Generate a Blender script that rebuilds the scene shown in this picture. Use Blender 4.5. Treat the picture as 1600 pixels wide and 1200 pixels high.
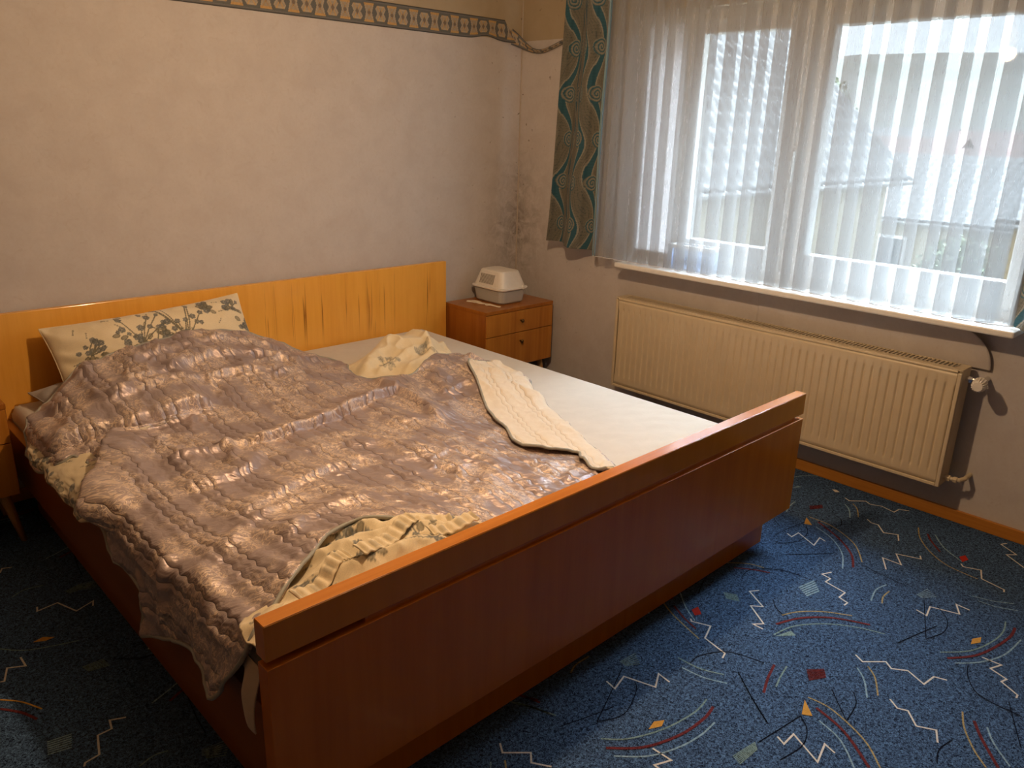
import bpy, bmesh, math, random
import numpy as np
from mathutils import Vector, Matrix

for _o in list(bpy.data.objects): bpy.data.objects.remove(_o, do_unlink=True)
SC = bpy.context.scene
COL = SC.collection
PI = math.pi

# ------------------------------------------------------------------ camera
CAM_LOC = (-3.179, -3.2599, 1.4152); YAW, PITCH, ROLL, FPX = -0.7722, -0.3161, 0.0283, 1230.27
def _cam():
    cd = bpy.data.cameras.new('camera'); c = bpy.data.objects.new('camera', cd); COL.objects.link(c)
    f = Vector((-math.sin(YAW)*math.cos(PITCH), math.cos(YAW)*math.cos(PITCH), math.sin(PITCH)))
    rt = Vector((math.cos(YAW), math.sin(YAW), 0)); up = rt.cross(f)
    r2 = rt*math.cos(ROLL)+up*math.sin(ROLL); u2 = -rt*math.sin(ROLL)+up*math.cos(ROLL)
    m = Matrix((r2, u2, -f)).transposed().to_4x4(); m.translation = CAM_LOC
    c.matrix_world = m
    cd.sensor_width = 36; cd.lens = FPX/1600*36; cd.clip_start = 0.02; cd.clip_end = 600
    SC.camera = c
_cam()

# ------------------------------------------------------------------ light and exposure
SKY_STRENGTH = 5.5
SUN_STRENGTH = 44.0           # sun behind thin cloud, a broad soft glow from high up beyond the window
SUN_DIR = (-.85, -.42, -1.25)
LAMP_POWER = 54.0
LAMP_POS = (-1.78, -1.78, 1.95)
LAMP_COLOR = (1.0, 0.66, 0.37)
EXPOSURE = 0.12
def _world():
    w = bpy.data.worlds.new('overcast_sky'); SC.world = w; w.use_nodes = True
    bg = w.node_tree.nodes['Background']
    bg.inputs['Color'].default_value = (0.80, 0.91, 1.0, 1); bg.inputs['Strength'].default_value = SKY_STRENGTH
_world()
def _sun():
    l = bpy.data.lights.new('hazy_sun', 'SUN'); l.energy = SUN_STRENGTH; l.angle = math.radians(52); l.color = (.80, .91, 1.0)
    o = bpy.data.objects.new('hazy_sun', l); COL.objects.link(o); o.location = (6, 2, 10); o.rotation_euler = Vector(SUN_DIR).to_track_quat('-Z', 'Y').to_euler()
_sun()
def _portal():
    l = bpy.data.lights.new('window_portal', 'AREA'); l.shape = 'RECTANGLE'; l.size = 1.62; l.size_y = 1.12
    l.cycles.is_portal = True
    o = bpy.data.objects.new('window_portal', l); COL.objects.link(o)
    o.location = (0.16, -1.79, 1.36); o.rotation_euler = Vector((-1, 0, 0)).to_track_quat('-Z', 'Y').to_euler()
    o.rotation_euler = (PI/2, 0, PI/2)
    # the portal faces into the room
    d = o.rotation_euler.to_matrix() @ Vector((0, 0, -1))
    if d.x > 0: o.rotation_euler = (PI/2, 0, -PI/2)
_portal()
vs = SC.view_settings
vs.view_transform = 'Standard'; vs.look = 'None'; vs.gamma = 1.0; vs.use_curve_mapping = False; vs.exposure = EXPOSURE
SC.cycles.use_denoising = True
SC.cycles.transparent_max_bounces = 24
SC.cycles.max_bounces = 10
SC.cycles.sample_clamp_indirect = 6.0

# ------------------------------------------------------------------ helpers
def lin(r, g, b):
    f = lambda c: (c/255/12.92) if c/255 <= .04045 else ((c/255+.055)/1.055)**2.4
    return (f(r), f(g), f(b), 1)

class NT:
    def __init__(s, name):
        s.m = bpy.data.materials.new(name); s.m.use_nodes = True
        s.t = s.m.node_tree; s.N = s.t.nodes; s.L = s.t.links
        s.b = s.N['Principled BSDF']; s.out = s.N['Material Output']
    def n(s, typ, **kw):
        nd = s.N.new(typ)
        for k, v in kw.items():
            if k.startswith('i_'): nd.inputs[k[2:].replace('_', ' ')].default_value = v
            else: setattr(nd, k, v)
        return nd
    def l(s, a, b): s.L.new(a, b)
    def coord(s, scale=(1, 1, 1), kind='Object', rot=(0, 0, 0)):
        tc = s.n('ShaderNodeTexCoord'); mp = s.n('ShaderNodeMapping')
        mp.inputs['Scale'].default_value = scale; mp.inputs['Rotation'].default_value = rot
        s.l(tc.outputs[kind], mp.inputs['Vector']); return mp.outputs['Vector']
    def noise(s, vec, scale, detail=4, rough=.55, dist=0):
        nd = s.n('ShaderNodeTexNoise'); nd.inputs['Scale'].default_value = scale
        nd.inputs['Detail'].default_value = detail; nd.inputs['Roughness'].default_value = rough
        nd.inputs['Distortion'].default_value = dist
        s.l(vec, nd.inputs['Vector']); return nd.outputs['Fac']
    def ramp(s, fac, stops, interp='LINEAR'):
        r = s.n('ShaderNodeValToRGB'); e = r.color_ramp.elements; r.color_ramp.interpolation = interp
        while len(e) < len(stops): e.new(0.5)
        for k, (p, c) in enumerate(stops):
            e[k].position = p; e[k].color = c if len(c) == 4 else (*c, 1)
        s.l(fac, r.inputs['Fac']); return r.outputs['Color']
    def mix(s, fac, a, b, mode='MIX'):
        m = s.n('ShaderNodeMix', data_type='RGBA', blend_type=mode)
        for i, v in ((0, fac), (6, a), (7, b)):
            if hasattr(v, 'is_linked') or isinstance(v, bpy.types.NodeSocket): s.l(v, m.inputs[i])
            else: m.inputs[i].default_value = v
        return m.outputs[2]
    def math(s, op, a, b=None, c=None, clamp=False):
        m = s.n('ShaderNodeMath', operation=op); m.use_clamp = clamp
        for i, v in enumerate((a, b, c)):
            if v is None: continue
            if isinstance(v, bpy.types.NodeSocket): s.l(v, m.inputs[i])
            else: m.inputs[i].default_value = v
        return m.outputs[0]
    def bump(s, h, strength, dist=.01):
        b = s.n('ShaderNodeBump'); b.inputs['Strength'].default_value = strength; b.inputs['Distance'].default_value = dist
        s.l(h, b.inputs['Height']); s.l(b.outputs['Normal'], s.b.inputs['Normal'])
    def set(s, **kw):
        for k, v in kw.items():
            k = k.replace('_', ' ')
            if isinstance(v, bpy.types.NodeSocket): s.l(v, s.b.inputs[k])
            else: s.b.inputs[k].default_value = v
        return s

WHITE1 = (1, 1, 1, 1)
def plain(name, col, rough=.5, var=.06, scale=40, **kw):
    t = NT(name); v = t.noise(t.coord(), scale, 3)
    c = t.mix(1.0, col, t.ramp(v, [(.3, (1-var,)*3), (.7, (1+var,)*3)]), 'MULTIPLY')
    t.set(Base_Color=c, Roughness=rough, **kw); return t.m

M = {}
def tag(o, label=None, cat=None, group=None, kind=None):
    if label: o['label'] = label
    if cat: o['category'] = cat
    if group: o['group'] = group
    if kind: o['kind'] = kind
    return o
def link(name, me, mat=None, parent=None, smooth=False):
    o = bpy.data.objects.new(name, me); COL.objects.link(o)
    if mat is not None:
        for m in (mat if isinstance(mat, (list, tuple)) else [mat]): me.materials.append(m)
    if smooth: me.polygons.foreach_set('use_smooth', [True]*len(me.polygons))
    if parent: o.parent = parent
    return o
def empty(name, loc=(0, 0, 0)):
    o = bpy.data.objects.new(name, None); COL.objects.link(o); o.location = loc; o.empty_display_size = .1; return o
def bm_obj(name, bm, mat=None, parent=None, smooth=False):
    me = bpy.data.meshes.new(name); bmesh.ops.recalc_face_normals(bm, faces=bm.faces); bm.to_mesh(me); bm.free()
    return link(name, me, mat, parent, smooth)
def add_box(bm, x0, x1, y0, y1, z0, z1, bev=0, seg=2):
    b2 = bmesh.new(); bmesh.ops.create_cube(b2, size=1)
    for v in b2.verts:
        v.co = ((x0+x1)/2+v.co.x*(x1-x0), (y0+y1)/2+v.co.y*(y1-y0), (z0+z1)/2+v.co.z*(z1-z0))
    if bev: bmesh.ops.bevel(b2, geom=b2.edges[:], offset=bev, segments=seg, affect='EDGES', profile=.5)
    me = bpy.data.meshes.new('_'); b2.to_mesh(me); b2.free(); bm.from_mesh(me); bpy.data.meshes.remove(me)
def box(name, x0, x1, y0, y1, z0, z1, mat, parent=None, bev=0, seg=2):
    bm = bmesh.new(); add_box(bm, x0, x1, y0, y1, z0, z1, bev, seg); return bm_obj(name, bm, mat, parent)
def lathe(bm, prof, origin, axis, seg=24, cap=True):
    ax = Vector(axis).normalized(); a = ax.orthogonal().normalized(); b = ax.cross(a); o = Vector(origin); rings = []
    for r, h in prof:
        rings.append([bm.verts.new(o+ax*h+(a*math.cos(2*PI*k/seg)+b*math.sin(2*PI*k/seg))*r) for k in range(seg)])
    for p, q in zip(rings, rings[1:]):
        for k in range(seg): bm.faces.new((p[k], p[(k+1) % seg], q[(k+1) % seg], q[k]))
    if cap: bm.faces.new(rings[0]); bm.faces.new(rings[-1][::-1])
def tube_mesh(bm, pts, r, seg=8, closed=False, rfun=None):
    pts = [Vector(p) for p in pts]; n = len(pts); rings = []; ref = None
    for i, p in enumerate(pts):
        d = (pts[(i+1) % n]-pts[i-1]) if (closed or 0 < i < n-1) else (pts[1]-pts[0] if i == 0 else pts[-1]-pts[-2])
        if d.length < 1e-9: d = Vector((1, 0, 0))
        d.normalize()
        a = d.orthogonal().normalized() if ref is None else (ref-d*ref.dot(d))
        if a.length < 1e-6: a = d.orthogonal()
        a.normalize(); ref = a; b = d.cross(a); rr = r*(rfun(i/(n-1)) if rfun else 1)
        rings.append([bm.verts.new(p+(a*math.cos(2*PI*k/seg)+b*math.sin(2*PI*k/seg))*rr) for k in range(seg)])
    for i in range(n-1 if not closed else n):
        p, q = rings[i], rings[(i+1) % n]
        for k in range(seg): bm.faces.new((p[k], p[(k+1) % seg], q[(k+1) % seg], q[k]))
    if not closed: bm.faces.new(rings[0]); bm.faces.new(rings[-1][::-1])
def grid(name, P, mat, parent=None, mask=None, uv=None, col=None, uv2=None, wrap=False, smooth=True):
    """P (nu,nv,3) points; mask (nu-1,nv-1) keeps quads; uv (nu,nv,2); col (nu,nv,3) colour attribute."""
    nu, nv = P.shape[:2]; idx = np.arange(nu*nv).reshape(nu, nv)
    q = np.stack([idx[:-1, :-1], idx[1:, :-1], idx[1:, 1:], idx[:-1, 1:]], -1)
    if wrap: q = np.concatenate([q, np.stack([idx[-1:, :-1], idx[:1, :-1], idx[:1, 1:], idx[-1:, 1:]], -1)], 0)
    q = q[mask] if mask is not None else q.reshape(-1, 4)
    used = np.zeros(nu*nv, bool); used[q.ravel()] = True; new = np.cumsum(used)-1
    V = P.reshape(-1, 3)[used]; Q = new[q]
    me = bpy.data.meshes.new(name); me.vertices.add(len(V)); me.vertices.foreach_set('co', V.ravel().astype(np.float32))
    me.loops.add(Q.size); me.loops.foreach_set('vertex_index', Q.ravel().astype(np.int32))
    me.polygons.add(len(Q)); me.polygons.foreach_set('loop_start', np.arange(0, Q.size, 4, dtype=np.int32))
    me.update(calc_edges=True)
    if uv is not None:
        l = me.uv_layers.new(name='UVMap'); l.data.foreach_set('uv', uv.reshape(-1, 2)[used][Q.ravel()].ravel().astype(np.float32))
    if uv2 is not None:
        l = me.uv_layers.new(name='stitch'); l.data.foreach_set('uv', uv2.reshape(-1, 2)[used][Q.ravel()].ravel().astype(np.float32))
    if col is not None:
        a = me.color_attributes.new('print', 'FLOAT_COLOR', 'POINT')
        c = np.ones((len(V), 4), np.float32); c[:, :3] = col.reshape(-1, 3)[used]; a.data.foreach_set('color', c.ravel())
    me.validate()
    return link(name, me, mat, parent, smooth)

RNG = np.random.default_rng(7)
def vnoise(x, y, seed=0):
    r = np.random.default_rng(seed); n = 64; T = r.random((n, n))*2-1
    xi = np.floor(x).astype(int); yi = np.floor(y).astype(int); fx = x-xi; fy = y-yi
    fx = fx*fx*fx*(fx*(fx*6-15)+10); fy = fy*fy*fy*(fy*(fy*6-15)+10)
    g = lambda a, b: T[a % n, b % n]
    return (g(xi, yi)*(1-fx)+g(xi+1, yi)*fx)*(1-fy)+(g(xi, yi+1)*(1-fx)+g(xi+1, yi+1)*fx)*fy
def fbm(x, y, seed=0, oct=3):
    s = 0; a = 1; t = 0
    for k in range(oct): s = s+a*vnoise(x*2**k+k*7.3, y*2**k+k*3.1, seed+k); t += a; a *= .5
    return s/t
def seg_dist(X, Y, pl):
    """distance to polyline, plus the signed side and position along it"""
    best = np.full(X.shape, 1e9); side = np.zeros(X.shape); along = np.zeros(X.shape); nx = np.zeros(X.shape); ny = np.zeros(X.shape)
    pl = np.array(pl, float); L = np.r_[0, np.cumsum(np.hypot(*np.diff(pl, axis=0).T))]
    for i in range(len(pl)-1):
        a, b = pl[i], pl[i+1]; d = b-a; l2 = d@d
        t = np.clip(((X-a[0])*d[0]+(Y-a[1])*d[1])/l2, 0, 1)
        dx = X-(a[0]+t*d[0]); dy = Y-(a[1]+t*d[1]); ds = np.hypot(dx, dy); m = ds < best
        best = np.where(m, ds, best); side = np.where(m, np.sign(d[0]*dy-d[1]*dx), side); along = np.where(m, (L[i]+t*(L[i+1]-L[i]))/L[-1], along)
    return best, side, along
def in_poly(X, Y, pl):
    r = np.zeros(X.shape, bool); n = len(pl)
    for i in range(n):
        x0, y0 = pl[i]; x1, y1 = pl[(i+1) % n]
        if y0 == y1: continue
        c = ((y0 > Y) != (y1 > Y)) & (X < (x1-x0)*(Y-y0)/(y1-y0)+x0); r ^= c
    return r
def catmull(pts, n=8, closed=False):
    P = [np.array(p, float) for p in pts]; out = []; N = len(P)
    for i in range(N if closed else N-1):
        g = (lambda k: P[k % N]) if closed else (lambda k: P[min(max(k, 0), N-1)])
        p0, p1, p2, p3 = g(i-1), g(i), g(i+1), g(i+2)
        for k in range(n):
            t = k/n
            out.append(.5*((2*p1)+(-p0+p2)*t+(2*p0-5*p1+4*p2-p3)*t*t+(-p0+3*p1-3*p2+p3)*t**3))
    if not closed: out.append(P[-1])
    return out
def tps(ctrl, lam=1e-4):
    C = np.array(ctrl, float); n = len(C)
    def U(r2): return np.where(r2 > 1e-12, r2*np.log(r2+1e-12), 0)*.5
    D = ((C[:, None, :2]-C[None, :, :2])**2).sum(-1); A = np.zeros((n+3, n+3)); A[:n, :n] = U(D)+lam*np.eye(n)
    A[:n, n] = 1; A[:n, n+1:] = C[:, :2]; A[n, :n] = 1; A[n+1:, :n] = C[:, :2].T
    w = np.linalg.solve(A, np.r_[C[:, 2], 0, 0, 0])
    def f(X, Y):
        Z = w[n]+w[n+1]*X+w[n+2]*Y
        for i in range(n): Z = Z+w[i]*U((X-C[i, 0])**2+(Y-C[i, 1])**2)
        return Z
    return f
def poly_grid(poly, step, f, name, mat, parent=None, uvf=None, colf=None, uv2f=None):
    """a cloth sheet over a plan polygon: grid, outside dropped, rim snapped to the outline, mapped by f(U,V)->P"""
    pl = np.array(poly); x0, y0 = pl.min(0)-step*1.5; x1, y1 = pl.max(0)+step*1.5
    U, V = np.meshgrid(np.arange(x0, x1, step), np.arange(y0, y1, step), indexing='ij')
    ins = in_poly(U, V, poly)
    mask = (ins[:-1, :-1].astype(int)+ins[1:, :-1]+ins[1:, 1:]+ins[:-1, 1:]) >= 2
    # snap rim vertices to the outline
    vm = np.zeros(U.shape, int)
    for a in (slice(None, -1), slice(1, None)):
        for b in (slice(None, -1), slice(1, None)): vm[a, b] += mask
    rim = (vm > 0) & (vm < 4)
    pu, pv = U[rim], V[rim]; best = np.full(pu.shape, 1e9); bu = pu.copy(); bv = pv.copy(); n = len(poly)
    for i in range(n):
        a = pl[i]; d = pl[(i+1) % n]-a; l2 = d@d
        if l2 < 1e-14: continue
        t = np.clip(((pu-a[0])*d[0]+(pv-a[1])*d[1])/l2, 0, 1); qx = a[0]+t*d[0]; qy = a[1]+t*d[1]
        ds = np.hypot(pu-qx, pv-qy); m = ds < best; best[m] = ds[m]; bu[m] = qx[m]; bv[m] = qy[m]
    U[rim] = bu; V[rim] = bv
    P = f(U, V)
    return grid(name, P, mat, parent, mask=mask, uv=np.stack([U, V], -1) if uvf is None else uvf(U, V), col=None if colf is None else colf(U, V), uv2=None if uv2f is None else uv2f(U, V))
def thick(o, t, off=-1, mo=0):
    m = o.modifiers.new('thickness', 'SOLIDIFY'); m.thickness = t; m.offset = off; m.material_offset = mo; m.use_quality_normals = False
    return o

# ------------------------------------------------------------------ materials
def m_wallpaper():
    t = NT('wallpaper'); co = t.coord()
    v = t.noise(co, 9, 5, .6, .4); fine = t.noise(co, 70, 4, .7)
    c = t.ramp(v, [(.32, (.52, .48, .465)), (.5, (.55, .515, .50)), (.68, (.575, .54, .525))])
    c = t.mix(t.math('MULTIPLY', t.ramp(fine, [(.45, (0, 0, 0)), (.62, (1, 1, 1))]), .25), c, (.50, .44, .41, 1))
    sep = t.n('ShaderNodeSeparateXYZ'); t.l(co, sep.inputs[0])
    x, y, z = sep.outputs
    # small printed flecks
    fl = t.noise(t.coord((1, 1, 1)), 22, 3, .6, 1.5)
    c = t.mix(t.math('MULTIPLY', t.ramp(fl, [(.60, (0, 0, 0)), (.70, (1, 1, 1))]), .22), c, (.44, .375, .33, 1))
    # plain painted band above the border
    up = t.math('GREATER_THAN', z, 1.845)
    c = t.mix(up, c, t.mix(v, (.36, .29, .19, 1), (.45, .37, .26, 1)))
    # mould in the corner by the window wall
    dx = t.math('ABSOLUTE', x); dy = t.math('ABSOLUTE', y)
    d = t.math('ADD', dx, dy)
    near = t.math('SUBTRACT', 1.0, t.math('DIVIDE', d, .30), clamp=True)
    hz = t.math('SUBTRACT', 1.0, t.math('DIVIDE', t.math('ABSOLUTE', t.math('SUBTRACT', z, .88)), .55), clamp=True)
    mo = t.noise(co, 16, 5, .7, .6)
    mk = t.math('MULTIPLY', t.math('MULTIPLY', near, hz), t.ramp(mo, [(.36, (0, 0, 0)), (.62, (1, 1, 1))]))
    c = t.mix(t.math('MULTIPLY', mk, .8, clamp=True), c, (.16, .13, .10, 1))
    # scattered mould specks
    sp = t.noise(co, 34, 2, .5)
    nr2 = t.math('SUBTRACT', 1.0, t.math('DIVIDE', d, .75), clamp=True)
    c = t.mix(t.math('MULTIPLY', t.ramp(sp, [(.70, (0, 0, 0)), (.75, (1, 1, 1))]), nr2), c, (.17, .14, .10, 1))
    t.set(Base_Color=c, Roughness=.78)
    t.bump(t.math('ADD', fine, t.math('MULTIPLY', v, 1.5)), .12, .004)
    return t.m
def m_carpet(name='carpet', c0=(.005, .010, .030, 1), c1=(.125, .235, .44, 1), lo=.43, hi=.62):
    t = NT(name); co = t.coord()
    v = t.noise(co, 150, 3, .75, 1.2); w = t.noise(co, 420, 2, .8)
    f = t.math('ADD', t.math('MULTIPLY', v, .7), t.math('MULTIPLY', w, .3))
    t.set(Base_Color=t.ramp(f, [(lo, c0), (hi, c1)]), Roughness=.95, Specular_IOR_Level=.1)
    t.bump(f, .6, .006); return t.m
def m_veneer(name, dark, mid, light, axis='z', rough=.22, coat=.5, stain=False, scale=1.0):
    t = NT(name); s = {'z': (26, 26, 1.1), 'x': (1.1, 26, 26), 'y': (26, 1.1, 26)}[axis]
    co = t.coord(tuple(k*scale for k in s)); g = t.noise(co, 1.0, 6, .62, .35)
    fi = t.noise(t.coord(tuple(k*6*scale for k in s)), 1.0, 3, .6)
    fig = t.noise(t.coord((2.2, 2.2, 2.2)), 1.6, 3, .5, .8)
    f = t.math('ADD', t.math('MULTIPLY', g, .62), t.math('ADD', t.math('MULTIPLY', fi, .18), t.math('MULTIPLY', fig, .2)))
    c = t.ramp(f, [(.34, dark), (.5, mid), (.66, light)])
    if stain:   # dark run marks in the varnish of the headboard
        cs = t.coord((55, 1, 1.1)); sn = t.noise(cs, 1.0, 2, .5, .15)
        tc = t.n('ShaderNodeTexCoord'); sep = t.n('ShaderNodeSeparateXYZ'); t.l(tc.outputs['Object'], sep.inputs[0])
        win = t.math('MULTIPLY', t.math('SUBTRACT', 1.0, t.math('DIVIDE', t.math('ABSOLUTE', t.math('SUBTRACT', sep.outputs[2], .56)), .17), clamp=True),
                     t.math('DIVIDE', t.math('ADD', sep.outputs[0], 1.75), .25, clamp=True))
        ln = t.ramp(sn, [(.625, (0, 0, 0)), (.645, (1, 1, 1)), (.66, (1, 1, 1)), (.68, (0, 0, 0))])
        c = t.mix(t.math('MULTIPLY', t.math('MULTIPLY', ln, win), .95, clamp=True), c, (.22, .075, .012, 1))
    t.set(Base_Color=c, Roughness=rough, Coat_Weight=coat*.45, Coat_Roughness=.10, Coat_IOR=1.5, Specular_IOR_Level=.25)
    t.bump(fi, .04, .002); return t.m
def m_print(name, rough=.8, weave=600, sheen=.2, trans=0):
    t = NT(name); a = t.n('ShaderNodeAttribute', attribute_name='print')
    v = t.noise(t.coord(), weave, 2, .5)
    c = t.mix(1.0, a.outputs['Color'], t.ramp(v, [(.3, (.88,)*3), (.7, (1.08,)*3)]), 'MULTIPLY')
    t.set(Base_Color=c, Roughness=rough, Sheen_Weight=sheen)
    t.bump(v, .08, .002)
    if trans:
        tr = t.n('ShaderNodeBsdfTranslucent'); t.l(c, tr.inputs['Color']); mx = t.n('ShaderNodeMixShader'); mx.inputs[0].default_value = trans
        t.l(t.b.outputs[0], mx.inputs[1]); t.l(tr.outputs[0], mx.inputs[2]); t.l(mx.outputs[0], t.out.inputs['Surface'])
    return t.m
def quilt_relief(t, period, gap):
    """stitched channels from the 'stitch' UV map: returns (height, dark stitch-line mask, uv)"""
    su = t.n('ShaderNodeUVMap', uv_map='stitch'); sep = t.n('ShaderNodeSeparateXYZ'); t.l(su.outputs['UV'], sep.inputs[0]); x, y = sep.outputs[0], sep.outputs[1]
    k = t.math('FLOOR', t.math('DIVIDE', x, period)); f = t.math('SUBTRACT', x, t.math('MULTIPLY', k, period))
    inn = t.math('LESS_THAN', f, gap)
    d1 = t.math('MINIMUM', f, t.math('ABSOLUTE', t.math('SUBTRACT', f, gap))); d = t.math('MINIMUM', d1, t.math('SUBTRACT', period, f))
    groove = t.math('DIVIDE', d, .010, clamp=True); groove = t.math('POWER', groove, .5)
    cell = t.math('ADD', k, t.math('MULTIPLY', inn, .5))
    cx = t.n('ShaderNodeCombineXYZ'); t.l(t.math('MULTIPLY', cell, 7.31), cx.inputs[0]); t.l(t.math('ADD', t.math('MULTIPLY', y, 26), t.math('MULTIPLY', f, 14)), cx.inputs[1]); t.l(t.math('MULTIPLY', f, 9), cx.inputs[2])
    pk = t.noise(cx.outputs[0], 1.0, 3, .55, .3)
    near = t.math('SUBTRACT', 1.25, t.math('DIVIDE', d, .05), clamp=True)
    h = t.math('ADD', t.math('MULTIPLY', groove, .55), t.math('MULTIPLY', t.math('MULTIPLY', pk, 1.5), near))
    stitch_dark = t.math('LESS_THAN', d, .0011)
    return h, stitch_dark, groove
def m_satin():
    t = NT('jacquard_satin'); um = t.n('ShaderNodeUVMap', uv_map='UVMap'); uv = um.outputs['UV']
    h, stitch_dark, gr = quilt_relief(t, .118, .034)
    big = t.noise(uv, 7.5, 2, .5, .3)
    wv = t.n('ShaderNodeTexNoise'); wv.inputs['Scale'].default_value = 16; wv.inputs['Detail'].default_value = 1; t.l(uv, wv.inputs['Vector'])
    patch = t.ramp(big, [(.44, (0, 0, 0)), (.54, (1, 1, 1))])
    n1 = t.noise(t.mix(.03, uv, wv.outputs['Color'], 'ADD'), 34, 1, .5, 2.2)
    curl = t.ramp(t.math('ABSOLUTE', t.math('SUBTRACT', n1, .5)), [(.018, (1, 1, 1)), (.05, (0, 0, 0))])
    lf = t.ramp(t.noise(uv, 55, 1, .5, 1.6), [(.54, (0, 0, 0)), (.60, (1, 1, 1))])
    fig2 = t.math('MULTIPLY', t.math('MAXIMUM', curl, t.math('MULTIPLY', lf, .9)), patch, clamp=True)
    fig2 = t.math('MAXIMUM', fig2, t.math('MULTIPLY', patch, .15))
    c = t.mix(fig2, (.43, .35, .355, 1), (.80, .65, .54, 1))
    c = t.mix(t.math('MULTIPLY', stitch_dark, .45), c, (.13, .10, .09, 1))  # stitch lines darkened: thread colour plus crease shade painted in
    t.set(Base_Color=c, Roughness=t.math('ADD', .43, t.math('MULTIPLY', fig2, .10)), Specular_IOR_Level=.5, Metallic=.45)
    w = t.noise(uv, 30, 3, .55, .6)
    t.bump(t.math('ADD', h, t.math('ADD', t.math('MULTIPLY', w, .40), t.math('MULTIPLY', fig2, .05))), .75, .012); return t.m
def m_lining():
    t = NT('cream_quilt_lining'); um = t.n('ShaderNodeUVMap', uv_map='UVMap'); h, stitch_dark, gr = quilt_relief(t, .088, .020)
    w = t.noise(um.outputs['UV'], 26, 3, .55, .5)
    c = t.mix(t.math('MULTIPLY', stitch_dark, .5), t.ramp(w, [(.3, (.74, .66, .54)), (.7, (.80, .72, .60))]), (.5, .40, .28, 1))  # dark stitch lines here too, thread tone with painted crease shade
    t.set(Base_Color=c, Roughness=.8, Sheen_Weight=.2); t.bump(t.math('ADD', h, t.math('MULTIPLY', w, .4)), .6, .009); return t.m
def m_cloth(name, col, rough=.85, wr=30, ws=.35, sheen=.2):
    t = NT(name); co = t.coord(); v = t.noise(co, wr, 4, .6, .6); f = t.noise(co, 500, 2)
    c = t.mix(1.0, col, t.ramp(v, [(.3, (.95,)*3), (.7, (1.03,)*3)]), 'MULTIPLY')
    t.set(Base_Color=c, Roughness=rough, Sheen_Weight=sheen); t.bump(t.math('ADD', v, t.math('MULTIPLY', f, .2)), ws, .008); return t.m
def m_sheer():
    t = NT('sheer_voile'); co = t.coord()
    w = t.noise(t.coord((1, 1, .05)), 420, 2, .5)
    tr = t.n('ShaderNodeBsdfTransparent'); tr.inputs[0].default_value = (.78, .79, .80, 1)
    df = t.n('ShaderNodeBsdfDiffuse'); df.inputs[0].default_value = (.88, .88, .88, 1)
    tl = t.n('ShaderNodeBsdfTranslucent'); tl.inputs[0].default_value = (.28, .285, .29, 1)
    m1 = t.n('ShaderNodeMixShader'); m1.inputs[0].default_value = .5; t.l(df.outputs[0], m1.inputs[1]); t.l(tl.outputs[0], m1.inputs[2])
    m2 = t.n('ShaderNodeMixShader'); t.l(t.math('ADD', .29, t.math('MULTIPLY', w, .06)), m2.inputs[0])
    t.l(tr.outputs[0], m2.inputs[1]); t.l(m1.outputs[0], m2.inputs[2]); t.l(m2.outputs[0], t.out.inputs['Surface']); return t.m
def m_glass():
    t = NT('window_glass'); tr = t.n('ShaderNodeBsdfTransparent'); tr.inputs[0].default_value = (.95, .97, .97, 1)
    gl = t.n('ShaderNodeBsdfGlossy'); gl.inputs['Roughness'].default_value = .02
    m = t.n('ShaderNodeMixShader'); m.inputs[0].default_value = .02
    t.l(tr.outputs[0], m.inputs[1]); t.l(gl.outputs[0], m.inputs[2]); t.l(m.outputs[0], t.out.inputs['Surface']); return t.m
def m_frosted():
    t = NT('clear_plastic'); t.set(Base_Color=(.70, .70, .68, 1), Roughness=.35)
    tr = t.n('ShaderNodeBsdfTransparent'); tr.inputs[0].default_value = (.95, .95, .93, 1)
    m = t.n('ShaderNodeMixShader'); m.inputs[0].default_value = .55
    t.l(tr.outputs[0], m.inputs[1]); t.l(t.b.outputs[0], m.inputs[2]); t.l(m.outputs[0], t.out.inputs['Surface']); return t.m

M['wall'] = m_wallpaper()
M['carpet'] = m_carpet()
M['ceiling'] = plain('ceiling_paint', (.50, .45, .38, 1), .9)
M['panel'] = plain('brown_panelling', (.34, .23, .14, 1), .6)
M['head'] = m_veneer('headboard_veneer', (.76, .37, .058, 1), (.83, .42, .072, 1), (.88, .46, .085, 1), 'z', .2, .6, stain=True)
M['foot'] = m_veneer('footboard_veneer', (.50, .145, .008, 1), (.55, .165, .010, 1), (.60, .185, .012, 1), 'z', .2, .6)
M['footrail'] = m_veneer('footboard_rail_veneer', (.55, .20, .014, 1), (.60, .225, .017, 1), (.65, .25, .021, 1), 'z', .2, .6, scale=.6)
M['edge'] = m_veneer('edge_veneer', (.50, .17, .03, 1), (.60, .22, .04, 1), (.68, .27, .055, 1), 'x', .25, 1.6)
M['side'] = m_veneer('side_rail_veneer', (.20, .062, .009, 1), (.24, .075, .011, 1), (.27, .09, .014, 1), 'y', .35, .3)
M['night'] = m_veneer('nightstand_veneer', (.27, .082, .012, 1), (.36, .125, .018, 1), (.44, .165, .028, 1), 'z', .3, .35)
M['nightfront'] = m_veneer('drawer_front_veneer', (.34, .115, .016, 1), (.47, .185, .027, 1), (.56, .25, .045, 1), 'z', .28, .4, scale=.45)
M['leg'] = m_veneer('beech_leg', (.42, .22, .07, 1), (.52, .29, .10, 1), (.6, .35, .13, 1), 'z', .4, .2)
M['base'] = m_veneer('baseboard_wood', (.36, .14, .022, 1), (.46, .19, .032, 1), (.54, .24, .045, 1), 'y', .4, .25)
M['dark'] = plain('dark_gap', (.02, .012, .008, 1), .8)
M['white'] = plain('white_lacquer', (.80, .80, .78, 1), .35, .03)
M['frame'] = plain('white_window_frame', (.80, .80, .79, 1), .4, .03)
M['rad'] = plain('radiator_enamel', (.62, .52, .36, 1), .38, .04, 14)
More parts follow.
